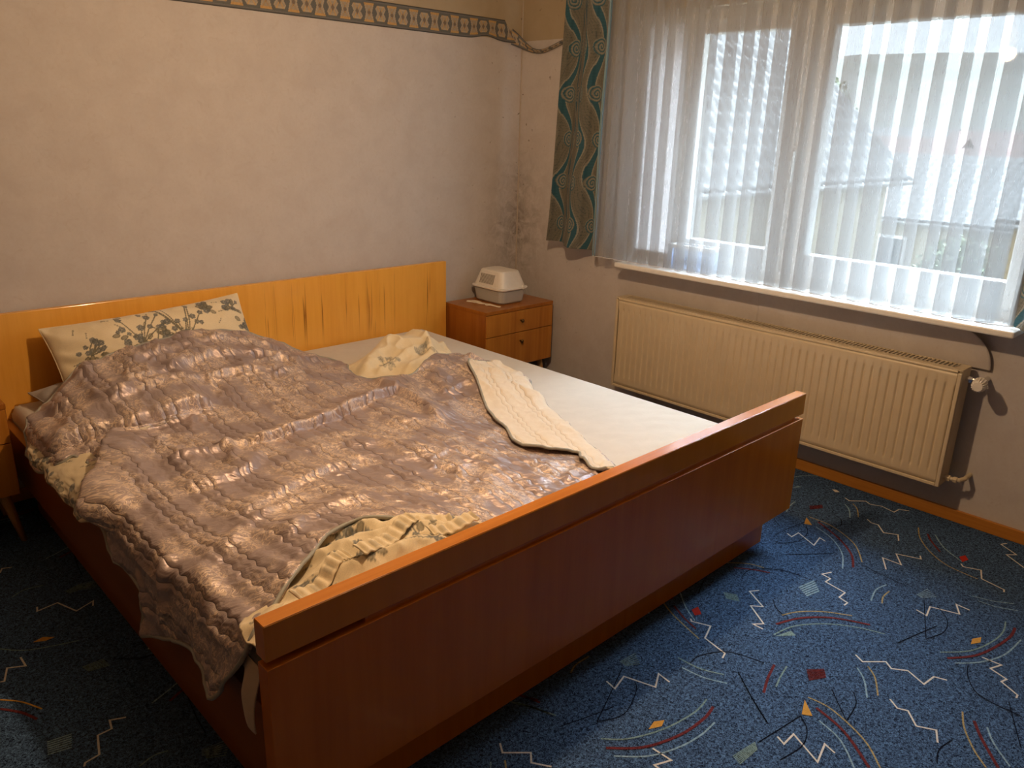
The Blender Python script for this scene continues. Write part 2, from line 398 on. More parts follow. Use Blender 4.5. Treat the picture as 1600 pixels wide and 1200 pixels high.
M['rad_in'] = plain('radiator_inside', (.05, .038, .026, 1), .8)
M['brass'] = plain('aged_brass', (.16, .10, .035, 1), .35, .1, 60, Metallic=.9)
M['plastic'] = plain('white_plastic', (.80, .77, .72, 1), .4, .03)
M['chrome'] = plain('chrome', (.75, .75, .75, 1), .2, .03, 40, Metallic=1.0)
M['mattress'] = m_cloth('mattress_sheet', (.66, .63, .58, 1), .9, 14, .18)
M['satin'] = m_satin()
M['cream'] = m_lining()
M['piping'] = plain('satin_piping', (.33, .33, .30, 1), .5, .08)
M['print'] = m_print('printed_cotton')
M['drape'] = m_print('printed_drape', .8, 500, .15, .22)
M['paperprint'] = m_print('printed_paper', .8, 300, 0)
M['greycloth'] = m_cloth('grey_cotton', (.36, .34, .34, 1))
M['sheet'] = m_cloth('beige_cotton', (.52, .43, .34, 1), .9, 26, .4)
M['sheer'] = m_sheer(); M['glass'] = m_glass(); M['frosted'] = m_frosted()
def m_added_glow():  # translucent film of an added pane, brightens the voile from behind
    t = NT('added_glow_film'); tl = t.n('ShaderNodeBsdfTranslucent'); tl.inputs[0].default_value = (.24, .24, .245, 1); df = t.n('ShaderNodeBsdfDiffuse'); df.inputs[0].default_value = (.75, .76, .76, 1)
    a = t.n('ShaderNodeAddShader'); t.l(tl.outputs[0], a.inputs[0]); t.l(df.outputs[0], a.inputs[1]); t.l(a.outputs[0], t.out.inputs['Surface']); return t.m
M['added_glow'] = m_added_glow()
M['lining'] = plain('curtain_lining', (.20, .33, .40, 1), .8)
M['paper'] = plain('torn_paper', (.78, .66, .50, 1), .9)

# ------------------------------------------------------------------ the room
RX0, RY0, ZC = -4.3, -4.9, 2.35
def struct(name, *a, mat, **k):
    o = box(name, *a, mat, **k); o['kind'] = 'structure'; return o
floor = struct('floor', RX0, 0, RY0, 0, -.12, 0, mat=M['carpet'])
struct('ceiling', RX0-.2, .3, RY0-.2, .2, ZC, ZC+.15, mat=M['ceiling'])
struct('wall_back', RX0-.2, .3, 0, .2, -.12, ZC, mat=M['wall'])
struct('wall_left', RX0-.2, RX0, RY0, 0, -.12, ZC, mat=M['panel'])
struct('wall_front', RX0-.2, .3, RY0-.2, RY0, -.12, ZC, mat=M['panel'])
WY0, WY1, WZ0, WZ1 = -2.62, -.72, .775, 1.93           # window opening, widened at one end for the added pane
bm = bmesh.new()
add_box(bm, 0, .3, WY1, 0, -.12, ZC); add_box(bm, 0, .3, RY0, WY0, -.12, ZC)
add_box(bm, 0, .3, WY0, WY1, -.12, WZ0); add_box(bm, 0, .3, WY0, WY1, WZ1, ZC)
tag(bm_obj('wall_right', bm, M['wall']), kind='structure')
struct('baseboard_right', -.014, 0, RY0, 0, 0, .049, mat=M['base'], bev=.003)
struct('baseboard_back', RX0, -.014, -.014, 0, 0, .049, mat=M['base'], bev=.003)

# ------------------------------------------------------------------ window
win = empty('window_1', (0.09, -1.79, WZ0)); win['kind'] = 'structure'
def wbox(name, x0, x1, y0, y1, z0, z1, mat, bev=.004, parent=win):
    o = box(name, x0-win.location.x, x1-win.location.x, y0-win.location.y, y1-win.location.y, z0-win.location.z, z1-win.location.z, mat, parent, bev=bev); return o
FZ0, FZ1 = .80, 1.93
for nm, y0, y1, z0, z1 in (('frame_post', WY1-.055, WY1, FZ0, FZ1),  ('frame_post', WY0, WY0+.055, FZ0, FZ1),
                           ('frame_rail', WY0+.055, WY1-.055, FZ1-.05, FZ1), ('frame_rail', WY0+.055, WY1-.055, WZ0, FZ0+.04), ('mullion', -1.625, -1.585, FZ0+.04, FZ1-.05)):
    wbox(nm, .07, .14, y0, y1, z0, z1, M['frame'])
def sash(y0, y1, py0, py1):
    z0, z1, pz0, pz1 = FZ0+.03, FZ1-.04, .93, 1.825
    s = empty('sash'); s.parent = win
    for nm, a, b, c, d in (('stile', y0, py0, z0, z1), ('stile', py1, y1, z0, z1), ('rail', py0, py1, z0, pz0), ('rail', py0, py1, pz1, z1)):
        wbox(nm, .055, .12, a, b, c, d, M['frame'], .006, s)
    wbox('pane', .082, .090, py0-.008, py1+.008, pz0-.008, pz1+.008, M['glass'], 0, s)
wbox('added_glow_pane', .085, .092, -1.012, WY1-.055, FZ0+.04, FZ1-.05, M['added_glow'], 0)  # invented pane, added so daylight whitens the voile in front of it
sash(-1.588, -1.012, -1.51, -1.10); sash(-2.555, -1.622, -2.47, -1.70)
bm = bmesh.new(); lathe(bm, [(.013, 0), (.013, .012), (.008, .014), (.008, .035)], (.055-.09, -1.607+1.79, 1.34-WZ0), (-1, 0, 0), 16)
add_box(bm, .01-.09, .024-.09, -1.617+1.79, -1.597+1.79, 1.22-WZ0, 1.35-WZ0, .004)
bm_obj('window_handle', bm, M['white'], win)
sill = box('windowsill', -.130, .07, -2.575, -.824, .770, .7944, M['white'], bev=.006); sill['kind'] = 'structure'; sill.name = 'trim_1'
struct('trim_2', .14, .42, WY0, WY1, .74, .79, mat=M['white'], bev=.004)   # outer ledge

# ------------------------------------------------------------------ ceiling lamp (above the frame)
lamp = empty('ceiling_lamp', LAMP_POS)
tag(lamp, 'bare warm bulb in a short ceiling pendant above the bed', 'lamp')
bm = bmesh.new(); lathe(bm, [(.05, ZC-LAMP_POS[2]), (.05, ZC-LAMP_POS[2]-.02), (.02, ZC-LAMP_POS[2]-.035)], (0, 0, 0), (0, 0, 1), 24); bm_obj('ceiling_rose', bm, M['white'], lamp)
bm = bmesh.new(); lathe(bm, [(.004, .09), (.004, ZC-LAMP_POS[2]-.03)], (0, 0, 0), (0, 0, 1), 8); bm_obj('cord', bm, M['white'], lamp)
bm = bmesh.new(); lathe(bm, [(.018, .095), (.02, .05), (.016, .04)], (0, 0, 0), (0, 0, 1), 20); bm_obj('socket', bm, M['white'], lamp)
t = NT('bulb_glow'); t.set(Base_Color=(1, .9, .75, 1), Emission_Color=(*LAMP_COLOR, 1), Emission_Strength=30.0); M['bulb'] = t.m
bm = bmesh.new(); lathe(bm, [(.004, -.045), (.02, -.040), (.029, -.02), (.030, -.005), (.024, .018), (.015, .035), (.013, .045)], (0, 0, 0), (0, 0, 1), 20); bm_obj('bulb', bm, M['bulb'], lamp, True)
ld = bpy.data.lights.new('bulb_light', 'POINT'); ld.energy = LAMP_POWER; ld.color = LAMP_COLOR; ld.shadow_soft_size = .035
lo = bpy.data.objects.new('bulb_light', ld); COL.objects.link(lo); lo.parent = lamp; lo.location = (0, 0, -.09)

# ------------------------------------------------------------------ carpet print, woven in
CARPET = [('l',5,'w',[(-601,-2105),(-612,-2129),(-564,-2131),(-609,-2214),(-539,-2202),(-549,-2229)]),('l',5,'w',[(-739,-2341),(-776,-2325),(-782,-2357),(-813,-2355),(-828,-2428),(-869,-2427),(-879,-2459),(-901,-2458)]),('l',5,'w',[(-1029,-2233),(-1058,-2215),(-1104,-2289),(-1129,-2260),(-1185,-2337),(-1211,-2316),(-1211,-2349)]),('l',5,'w',[(-751,-2623),(-760,-2657),(-700,-2646),(-672,-2724),(-621,-2698),(-624,-2738)]),('l',5,'w',[(-1121,-2591),(-1137,-2618),(-1087,-2663),(-1106,-2686),(-1080,-2721),(-1106,-2773),(-1052,-2780),(-1040,-2810)]),('l',5,'w',[(-577,-2459),(-506,-2419),(-505,-2482),(-441,-2440),(-411,-2514),(-389,-2503)]),('l',5,'w',[(-254,-2257),(-272,-2280),(-268,-2305),(-316,-2345),(-290,-2388),(-336,-2408)]),('l',5,'w',[(-135,-2115),(-149,-2139),(-100,-2186),(-114,-2209),(-96,-2250),(-111,-2303),(-70,-2307),(-52,-2339)]),('l',5,'w',[(-336,-2621),(-352,-2633),(-329,-2683),(-389,-2703),(-407,-2776),(-423,-2780)]),('l',5,'w',[(-45,-2686),(-71,-2673),(-113,-2735),(-141,-2710),(-195,-2780)]),('c',5,'y',[(-410,-2096),(-416,-2191),(-485,-2307),(-593,-2383)]),('c',10,'r',[(-423,-2139),(-487,-2248),(-565,-2331),(-651,-2377)]),('c',5,'b',[(-468,-2153),(-511,-2236),(-590,-2310),(-688,-2356)]),('c',5,'y',[(-1101,-2352),(-1046,-2377),(-984,-2431),(-938,-2500)]),('c',10,'r',[(-1158,-2363),(-1073,-2397),(-996,-2463),(-943,-2558)]),('c',5,'g',[(-1212,-2385),(-1126,-2405),(-1045,-2461),(-988,-2534),(-956,-2608)]),('c',5,'g',[(-923,-2752),(-849,-2809),(-752,-2839),(-671,-2846),(-606,-2835)]),('c',10,'r',[(-937,-2776),(-865,-2825),(-779,-2852),(-683,-2868),(-620,-2865)]),('c',5,'b',[(-944,-2799),(-884,-2846),(-794,-2883),(-674,-2895)]),('c',5,'y',[(-169,-2417),(-251,-2453),(-332,-2517),(-386,-2595),(-401,-2695)]),('c',9,'r',[(-196,-2460),(-243,-2489),(-304,-2541)]),('c',5,'b',[(-182,-2482),(-261,-2540),(-318,-2619)]),('c',5,'b',[(-810,-2505),(-733,-2489),(-675,-2500)]),('c',5,'y',[(-798,-2535),(-757,-2522),(-707,-2522)]),('c',5,'y',[(-164,-2161),(-196,-2192),(-264,-2227)]),('c',5,'b',[(-193,-2141),(-229,-2174),(-294,-2207)]),('c',5,'b',[(-116,-1872),(-59,-1898),(-15,-1941)]),('c',5,'y',[(-957,-2069),(-907,-2121),(-889,-2172)]),('c',9,'r',[(-968,-2103),(-930,-2150),(-903,-2202)]),('c',4,'b',[(-528,-2716),(-510,-2770),(-474,-2823)]),('c',4,'b',[(-545,-2739),(-538,-2789),(-509,-2844)]),('c',5,'b',[(-439,-2016),(-378,-2000),(-329,-1996)]),('c',3,'k',[(-673,-2618),(-787,-2662),(-886,-2700)]),('c',3,'k',[(-970,-2651),(-879,-2675),(-791,-2699)]),('c',3,'k',[(-677,-2659),(-734,-2708),(-808,-2724),(-884,-2702)]),('c',3,'k',[(-1044,-2291),(-1078,-2319),(-1096,-2353)]),('c',3,'k',[(-992,-2149),(-921,-2152),(-854,-2228),(-841,-2314)]),('c',3,'k',[(-518,-2003),(-548,-2031),(-567,-2056)]),('c',3,'k',[(-645,-2080),(-551,-2091),(-459,-2108)]),('c',3,'k',[(-489,-2124),(-546,-2156),(-635,-2158),(-698,-2113)]),('c',3,'k',[(-763,-2168),(-697,-2220),(-609,-2289)]),('c',3,'k',[(-608,-2375),(-624,-2471),(-631,-2546)]),('c',3,'k',[(-320,-2163),(-338,-2191),(-389,-2210),(-452,-2177)]),('p',0,'o',[(-423,-2092),(-480,-2111),(-467,-2137)]),('p',0,'R',[(-289,-2600),(-261,-2611),(-286,-2630),(-321,-2620)]),('p',0,'o',[(-781,-2794),(-752,-2810),(-783,-2817),(-813,-2800)]),('p',0,'g',[(-1216,-2391),(-1155,-2410),(-1166,-2432)]),('p',0,'w',[(-98,-2043),(-88,-2057),(-100,-2077),(-115,-2064)]),('p',0,'b',[(-214,-1923),(-176,-1931),(-178,-1947)]),('h',6,'b',[(-912,-2308),(-830,-2323),(-886,-2370),(-945,-2356)]),('h',6,'b',[(-661,-2590),(-593,-2599),(-624,-2643),(-668,-2610)]),('h',6,'g',[(-1126,-2159),(-1106,-2198),(-1135,-2225),(-1153,-2187)]),('h',8,'r',[(-319,-2051),(-270,-2082),(-296,-2098),(-347,-2069)]),('l',5,'w',[(-1745,-2185),(-1751,-2219),(-1694,-2204),(-1665,-2288),(-1614,-2261),(-1620,-2301)]),('l',5,'w',[(-2111,-2157),(-2127,-2183),(-2077,-2228),(-2098,-2251),(-2072,-2291)]),('l',5,'w',[(-1331,-2173),(-1340,-2183),(-1317,-2235),(-1381,-2257),(-1399,-2335),(-1423,-2342)]),('l',5,'w',[(-1849,-2415),(-1847,-2468),(-1889,-2450),(-1890,-2484)]),('c',5,'g',[(-1918,-2311),(-1868,-2356),(-1775,-2395),(-1670,-2413),(-1603,-2407)]),('c',10,'r',[(-1932,-2339),(-1861,-2399),(-1762,-2434),(-1670,-2442),(-1614,-2434)]),('c',5,'b',[(-1938,-2368),(-1877,-2423),(-1802,-2455),(-1728,-2469),(-1661,-2468)]),('c',5,'y',[(-1321,-2062),(-1356,-2130),(-1397,-2247)]),('c',5,'b',[(-1234,-2067),(-1292,-2130),(-1329,-2188)]),('c',8,'r',[(-1312,-2099),(-1342,-2157),(-1362,-2213)]),('c',5,'y',[(-1791,-2097),(-1755,-2084),(-1700,-2084)]),('c',5,'g',[(-1992,-2075),(-1963,-2126),(-1942,-2183)]),('c',8,'r',[(-1951,-2081),(-1945,-2100),(-1938,-2123)]),('c',5,'g',[(-1516,-2256),(-1510,-2325),(-1482,-2384)]),('c',5,'b',[(-1544,-2289),(-1534,-2354),(-1507,-2409)]),('c',4,'b',[(-2167,-2185),(-2175,-2194),(-2183,-2202)]),('c',5,'y',[(-2139,-2204),(-2147,-2215),(-2156,-2226)]),('c',3,'k',[(-1673,-2180),(-1779,-2225),(-1881,-2267)]),('c',3,'k',[(-1881,-2267),(-1807,-2295),(-1718,-2264),(-1689,-2238)]),('c',3,'k',[(-1963,-2216),(-1884,-2240),(-1807,-2261)]),('c',3,'k',[(-1442,-2403),(-1508,-2484),(-1564,-2562)]),('c',3,'k',[(-1513,-2294),(-1462,-2293),(-1386,-2337),(-1352,-2432)]),('c',3,'k',[(-1111,-2077),(-1155,-2094),(-1197,-2111)]),('p',0,'o',[(-1805,-2370),(-1773,-2363),(-1749,-2378),(-1772,-2386)]),('p',0,'R',[(-1289,-2148),(-1259,-2152),(-1285,-2182),(-1307,-2173)]),('h',6,'g',[(-1655,-2156),(-1588,-2160),(-1621,-2204),(-1656,-2181)]),('l',5,'w',[(-1587,-2600),(-1598,-2623),(-1549,-2623),(-1592,-2706),(-1523,-2691),(-1533,-2721)]),('l',5,'w',[(-1237,-2734),(-1258,-2761),(-1247,-2784),(-1289,-2820),(-1266,-2860),(-1309,-2878)]),('l',5,'w',[(-855,-2843),(-852,-2892),(-893,-2875),(-910,-2921),(-933,-2914),(-961,-2961),(-977,-2962)]),('c',5,'y',[(-1394,-2583),(-1392,-2648),(-1436,-2750),(-1498,-2815)]),('c',10,'r',[(-1416,-2617),(-1446,-2704),(-1517,-2797)]),('c',5,'b',[(-1456,-2644),(-1481,-2710),(-1544,-2773)]),('c',5,'y',[(-1143,-2882),(-1203,-2905),(-1267,-2947),(-1308,-2986)]),('c',10,'r',[(-1157,-2914),(-1209,-2946),(-1287,-3006)]),('c',5,'b',[(-1157,-2944),(-1207,-2974),(-1261,-3024)]),('c',5,'b',[(-1175,-2619),(-1211,-2654),(-1278,-2691)]),('c',5,'y',[(-1146,-2637),(-1180,-2671),(-1248,-2707)]),('c',9,'r',[(-1338,-2456),(-1402,-2472),(-1467,-2495)]),('c',5,'g',[(-1318,-2483),(-1368,-2492),(-1420,-2505)]),('c',3,'k',[(-1442,-2403),(-1508,-2484),(-1562,-2558)]),('c',3,'k',[(-1317,-2613),(-1358,-2649),(-1401,-2689)]),('c',3,'k',[(-1282,-2655),(-1323,-2681),(-1399,-2691)]),('c',3,'k',[(-1637,-2578),(-1557,-2591),(-1476,-2603)]),('c',3,'k',[(-928,-2828),(-984,-2846),(-1040,-2893),(-1046,-2994)]),('c',3,'k',[(-1008,-2953),(-1097,-2991),(-1172,-3024)]),('c',3,'k',[(-1383,-2902),(-1331,-2889),(-1271,-2899)]),('c',3,'k',[(-1476,-2603),(-1509,-2638),(-1570,-2656),(-1652,-2642)]),('p',0,'o',[(-1410,-2582),(-1468,-2603),(-1453,-2625)]),('h',9,'r',[(-1289,-2526),(-1249,-2558),(-1281,-2580),(-1329,-2554)]),('h',7,'g',[(-1726,-2558),(-1644,-2571),(-1663,-2589),(-1737,-2586)]),('l',5,'w',[(-2771,-818),(-2777,-843),(-2720,-834),(-2691,-917),(-2637,-894),(-2646,-921)]),('l',5,'w',[(-2934,-1125),(-2925,-1129),(-2907,-1075),(-2868,-1097),(-2869,-1048)]),('l',5,'w',[(-2864,-1573),(-2859,-1563),(-2827,-1558),(-2810,-1492),(-2778,-1491),(-2772,-1458),(-2739,-1474)]),('l',5,'w',[(-2807,-534),(-2796,-509),(-2770,-521)]),('c',5,'o',[(-2950,-1200),(-2913,-1244),(-2882,-1306)]),('c',9,'r',[(-2958,-1237),(-2923,-1286),(-2901,-1337)]),('c',4,'g',[(-2901,-971),(-2844,-1028),(-2729,-1074)]),('c',4,'g',[(-2814,-713),(-2776,-693),(-2725,-702)]),('c',4,'g',[(-2772,-1656),(-2736,-1645),(-2706,-1652)]),('p',0,'o',[(-2827,-998),(-2799,-990),(-2774,-1012),(-2799,-1014)]),('h',7,'b',[(-2904,-1432),(-2853,-1442),(-2868,-1496),(-2915,-1483)]),('h',6,'g',[(-2760,-1199),(-2706,-1201),(-2701,-1245),(-2752,-1233)]),('h',6,'g',[(-2685,-782),(-2632,-766),(-2630,-804),(-2678,-806)])]
YARN = {'w': (.72, .70, .66, 1), 'y': (.45, .36, .18, 1), 'r': (.17, .035, .04, 1), 'b': (.30, .46, .58, 1), 'g': (.24, .36, .36, 1), 'k': (.004, .006, .02, 1), 'o': (.62, .33, .07, 1), 'R': (.42, .03, .02, 1)}
def carpet_print():
    keys = list(YARN); mats = [m_carpet('yarn_'+k, tuple(c*(.75 if k in 'woR' else .25) for c in YARN[k][:3])+(1,), YARN[k], .36, .56) for k in keys]
    # the visible motifs, then the same motifs stepped by the weave's repeat where the bed or the camera hides the floor
    lat = [(a*-.993, a*.445+b*-.932) for a in range(-1, 4) for b in range(-3, 4) if (a, b) != (0, 0)]
    def seen(x, y):   # floor the photograph shows
        if in_poly(np.array([x]), np.array([y]), [(-2.75, -.2), (-3.08, -1.45), (-2.75, -2.0), (-2.65, -2.05), (-2.62, -.2)])[0]: return True
        return bool(in_poly(np.array([x]), np.array([y]), [(0, -1.0), (-.7, -2.0), (-2.3, -2.08), (-2.35, -2.25), (-1.2, -3.15), (.1, -2.8)])[0])
    items = []
    for k, w, c, pts in CARPET:
        p = np.array(pts)/1000.; items.append((k, w, c, p)); ce = p.mean(0)
        if ce[1] > -2.0: continue
        for dx, dy in lat:
            q = p+np.array([dx, dy]); m = q.mean(0)
            if RX0 < q[:, 0].min() and q[:, 0].max() < -.02 and RY0 < q[:, 1].min() and q[:, 1].max() < -.02 and not seen(*m): items.append((k, w, c, q))
    V = []; F = []; MI = []
    def ribbon(p, w, mi):
        p = np.asarray(p); n = len(p); b0 = len(V); d = np.gradient(p, axis=0) if n > 2 else np.tile(p[1]-p[0], (2, 1))
        for i in range(n):
            if 0 < i < n-1:
                a = p[i]-p[i-1]; b = p[i+1]-p[i]; a = a/(np.hypot(*a)+1e-9); b = b/(np.hypot(*b)+1e-9); tt = a+b; tt = tt/(np.hypot(*tt)+1e-9)
                s = 1/max(.35, abs(tt@b))
            else:
                tt = p[1]-p[0] if i == 0 else p[-1]-p[-2]; tt = tt/(np.hypot(*tt)+1e-9); s = 1
            nr = np.array([-tt[1], tt[0]])*w/2*min(s, 2.2)
            V.append((*(p[i]+nr), .0012)); V.append((*(p[i]-nr), .0012))
        for i in range(n-1): F.append((b0+2*i, b0+2*i+1, b0+2*i+3, b0+2*i+2)); MI.append(mi)
    for k, w, c, p in items:
        mi = keys.index(c)
        if k == 'l': ribbon(p, w/1000*.95, mi)
        elif k == 'c': ribbon(catmull(p, 8), w/1000*(.8 if w > 6 else .9), mi)
        elif k == 'p': b0 = len(V); V.extend((*q, .0013) for q in p); F.append(tuple(range(b0, b0+len(p)))); MI.append(mi)
        elif k == 'h':
            for i in range(w):
                s = (i+.5)/w; a = p[0]+(p[3]-p[0])*s; b = p[1]+(p[2]-p[1])*s
                ribbon([a, (a+b)/2, b], .55*np.hypot(*(p[3]-p[0]))/w, mi)
    me = bpy.data.meshes.new('carpet_pattern'); me.from_pydata(V, [], F); me.polygons.foreach_set('material_index', MI); me.update()
    o = link('carpet_pattern', me, mats, floor); o['kind'] = 'stuff'
carpet_print()

# ------------------------------------------------------------------ bed
BX0, BX1 = -2.667, -.673          # footboard ends
YF = -2.13                        # footboard front
bed = empty('bed', (-1.67, -1.1, 0))
tag(bed, 'glossy orange-brown veneered double bed with long low headboard', 'bed')
bed_off = Vector(bed.location)
def bpart(name, x0, x1, y0, y1, z0, z1, mat, bev=.002, parent=bed):
    o = bed_off; return box(name, x0-o.x, x1-o.x, y0-o.y, y1-o.y, z0-o.z, z1-o.z, mat, parent, bev=bev)
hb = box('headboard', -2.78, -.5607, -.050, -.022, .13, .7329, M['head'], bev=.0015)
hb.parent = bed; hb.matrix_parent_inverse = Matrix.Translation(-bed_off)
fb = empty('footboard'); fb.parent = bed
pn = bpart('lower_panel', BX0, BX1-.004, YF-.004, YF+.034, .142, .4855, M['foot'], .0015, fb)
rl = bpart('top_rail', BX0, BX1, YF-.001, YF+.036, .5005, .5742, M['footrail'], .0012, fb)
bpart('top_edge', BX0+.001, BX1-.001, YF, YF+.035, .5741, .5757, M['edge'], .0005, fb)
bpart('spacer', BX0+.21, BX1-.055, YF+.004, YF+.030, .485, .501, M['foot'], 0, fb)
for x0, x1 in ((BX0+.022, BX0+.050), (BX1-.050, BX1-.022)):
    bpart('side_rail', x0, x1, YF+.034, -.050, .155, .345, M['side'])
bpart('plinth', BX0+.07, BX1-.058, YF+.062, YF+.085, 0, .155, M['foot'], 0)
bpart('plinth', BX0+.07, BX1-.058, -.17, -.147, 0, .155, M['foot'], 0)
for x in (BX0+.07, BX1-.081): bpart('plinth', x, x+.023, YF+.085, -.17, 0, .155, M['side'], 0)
for k in range(13):
    y = -2.02+k*.155; bpart('slat', BX0+.05, BX1-.05, y, y+.08, .185, .203, M['leg'], 0)

def mattress():
    x0, x1, y0, y1, z0, z1, r = BX0+.055, -.7216, -2.093, -.052, .203, .402, .035
    nx, ny = 150, 160
    xs = np.linspace(x0, x1, nx); ys = np.linspace(y0, y1, ny); X, Y = np.meshgrid(xs, ys, indexing='ij')
    d = np.minimum(np.minimum(X-x0, x1-X), np.minimum(Y-y0, y1-Y)); e = np.clip(1-d/r, 0, 1)
    Z = z1-r*(1-np.sqrt(np.clip(1-e**2, 0, 1)))
    w = .0025*fbm(X*6, Y*6, 3)+.0012*np.sin((X*.6+Y)*70+6*fbm(X*3, Y*3, 5))*np.clip((-1.2-Y)/.7, 0, 1)*np.clip((X+1.5)/.3, 0, 1)
    Z = Z+w*(d > r)
    ob = grid('top', np.stack([X, Y, Z], -1), M['mattress'])
    me = ob.data; bm = bmesh.new(); bm.from_mesh(me)
    be = [ed for ed in bm.edges if ed.is_boundary]
    r_ = bmesh.ops.extrude_edge_only(bm, edges=be); vs_ = [g for g in r_['geom'] if isinstance(g, bmesh.types.BMVert)]
    for v in vs_: v.co.z = z0
    bm.to_mesh(me); bm.free(); me.polygons.foreach_set('use_smooth', [True]*len(me.polygons)); ob.name = 'mattress'; me.name = 'mattress'
    tag(ob, 'wide mattress under a smooth cream fitted sheet on the bed', 'mattress'); return ob
mattress()

# ------------------------------------------------------------------ nightstands
def nightstand(x0, name_label, back=-.028):
    w, yf, z0, z1 = .4977, -.325+back, .186, .5104
    root = empty('nightstand', (x0+w/2, -.19, 0)); tag(root, name_label, 'nightstand', 'matching nightstands')
    o = root.location
    def b(nm, a0, a1, b0, b1, c0, c1, m, bev=.0015, par=root): return box(nm, a0-o.x, a1-o.x, b0-o.y, b1-o.y, c0, c1, m, par, bev=bev)
    b('top', x0, x0+w, yf-.004, back, z1-.018, z1, M['night'])
    b('side_panel', x0+.001, x0+.018, yf, back, z0, z1-.018, M['night'])
    b('side_panel', x0+w-.018, x0+w-.001, yf, back, z0, z1-.018, M['night'])
    b('bottom_panel', x0+.018, x0+w-.018, yf+.012, back, z0, z0+.016, M['night'])
    b('back_panel', x0+.018, x0+w-.018, back-.008, back-.002, z0+.016, z1-.018, M['night'])
    for c0, c1, kz in ((z0+.003, .372, .325), (.3755, z1-.0205, .4365)):
        d = b('drawer', x0+.004, x0+w-.004, yf-.006, yf+.012, c0, c1, M['nightfront'])
        bm = bmesh.new(); lathe(bm, [(.0045, 0), (.0045, .008), (.009, .013), (.0095, .018), (.006, .022)], (0, 0, 0), (0, -1, 0), 16)
        kn = bm_obj('knob', bm, M['brass'], d, True); kn.location = (0, yf-.006-o.y, kz)
    for sx in (0, 1):
        for sy in (0, 1):
            px = x0+.045+sx*(w-.09); py = yf+.05+sy*.21
            bm = bmesh.new(); lathe(bm, [(.019, 0), (.018, -.02), (.010, -z0)], (0, 0, 0), (0, 0, 1), 14)
            for v in bm.verts: v.co.x += (.035 if sx else -.035)*(-v.co.z/z0); v.co.y += (.02 if sy else -.02)*(-v.co.z/z0)
            lg = bm_obj('leg', bm, M['leg'], root, True); lg.location = (px-o.x, py-o.y, z0)
    return root
nightstand(-.5507, 'nightstand in the corner carrying the white plastic box, two drawers')
nightstand(-3.180, 'nightstand at the left picture edge beside the pillow end of the bed', -.053)

# ------------------------------------------------------------------ small pet carrier with clear tray, on the nightstand
def rrect(cx, cy, hx, hy, r, n=6):
    pts = []
    for k, (sx, sy) in enumerate(((1, 1), (-1, 1), (-1, -1), (1, -1))):
        for i in range(n+1):
            a = k*PI/2+i/n*PI/2; pts.append((cx+sx*(hx-r)+r*math.cos(a), cy+sy*(hy-r)+r*math.sin(a)))
    return pts
def loft(bm, rings, cap0=True, cap1=True):
    R = [[bm.verts.new(p) for p in ring] for ring in rings]; n = len(R[0])
    for a, b in zip(R, R[1:]):
        for k in range(n): bm.faces.new((a[k], a[(k+1) % n], b[(k+1) % n], b[k]))
    if cap0: bm.faces.new(R[0][::-1])
    if cap1: bm.faces.new(R[-1])
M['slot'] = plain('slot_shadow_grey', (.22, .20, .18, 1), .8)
def carrier():
    root = empty('plastic_carrier', (-.287, -.172, .5104)); tag(root, 'small white plastic carrier with slotted lid and clear tray', 'carrier')
    def ring(hx, hy, r, z): return [(x, y, z) for x, y in rrect(0, 0, hx, hy, r)]
    bm = bmesh.new()
    loft(bm, [ring(.080, .100, .03, .002), ring(.088, .108, .032, .010), ring(.096, .120, .034, .080), ring(.094, .118, .033, .080), ring(.086, .106, .031, .012), ring(.07, .09, .03, .006)])
    bm_obj('tray', bm, M['frosted'], root, False)
    bm = bmesh.new()
    loft(bm, [ring(.100, .124, .036, .076), ring(.106, .130, .040, .080), ring(.106, .130, .040, .087), ring(.097, .121, .036, .090), ring(.097, .121, .036, .078)], False, False)
    bm_obj('rim', bm, M['plastic'], root, False)
    bm = bmesh.new()
    loft(bm, [ring(.096, .120, .036, .086), ring(.070, .092, .030, .166), ring(.064, .086, .028, .172), ring(.034, .055, .02, .177)], False, True)
    bm_obj('lid', bm, M['plastic'], root, False)
    # ventilation slots on both long sides of the lid: bars in painted slot shade
    for s in (-1, 1):
        for k in range(13):
            y = -.052+k*.0085+(.0 if s < 0 else 0)
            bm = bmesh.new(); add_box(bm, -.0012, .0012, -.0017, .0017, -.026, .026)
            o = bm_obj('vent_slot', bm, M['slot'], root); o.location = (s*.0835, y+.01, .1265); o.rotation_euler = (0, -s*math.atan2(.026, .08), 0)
    bm = bmesh.new(); add_box(bm, -.004, .004, -.131, -.119, .074, .098, .002)
    for v in bm.verts: v.co.x += .055
    bm_obj('clip', bm, M['plastic'], root)
    for v in range(1): pass
carrier()
def torn_paper():
    pts = [(-.452, -.088), (-.405, -.082), (-.398, -.16), (-.396, -.25), (-.398, -.305), (-.422, -.300), (-.418, -.262), (-.436, -.235), (-.428, -.20), (-.446, -.16), (-.440, -.12)]
    U = catmull(pts, 3, True); ce = np.mean(U, 0)
    bm = bmesh.new(); top = []; bot = []
    for i, p in enumerate(U):
        z = .5112+.006*max(0, math.sin(i*1.7))*.6; top.append(bm.verts.new((*p, z+.0006))); bot.append(bm.verts.new((*p, z)))
    ct = bm.verts.new((*ce, .5122)); cb = bm.verts.new((*ce, .5112)); n = len(U)
    for i in range(n):
        j = (i+1) % n; bm.faces.new((top[i], top[j], ct)); bm.faces.new((bot[j], bot[i], cb)); bm.faces.new((top[i], bot[i], bot[j], top[j]))
    tag(bm_obj('torn_paper', bm, M['paper'], None), 'torn scrap of beige paper lying beside the white carrier', 'paper')
torn_paper()

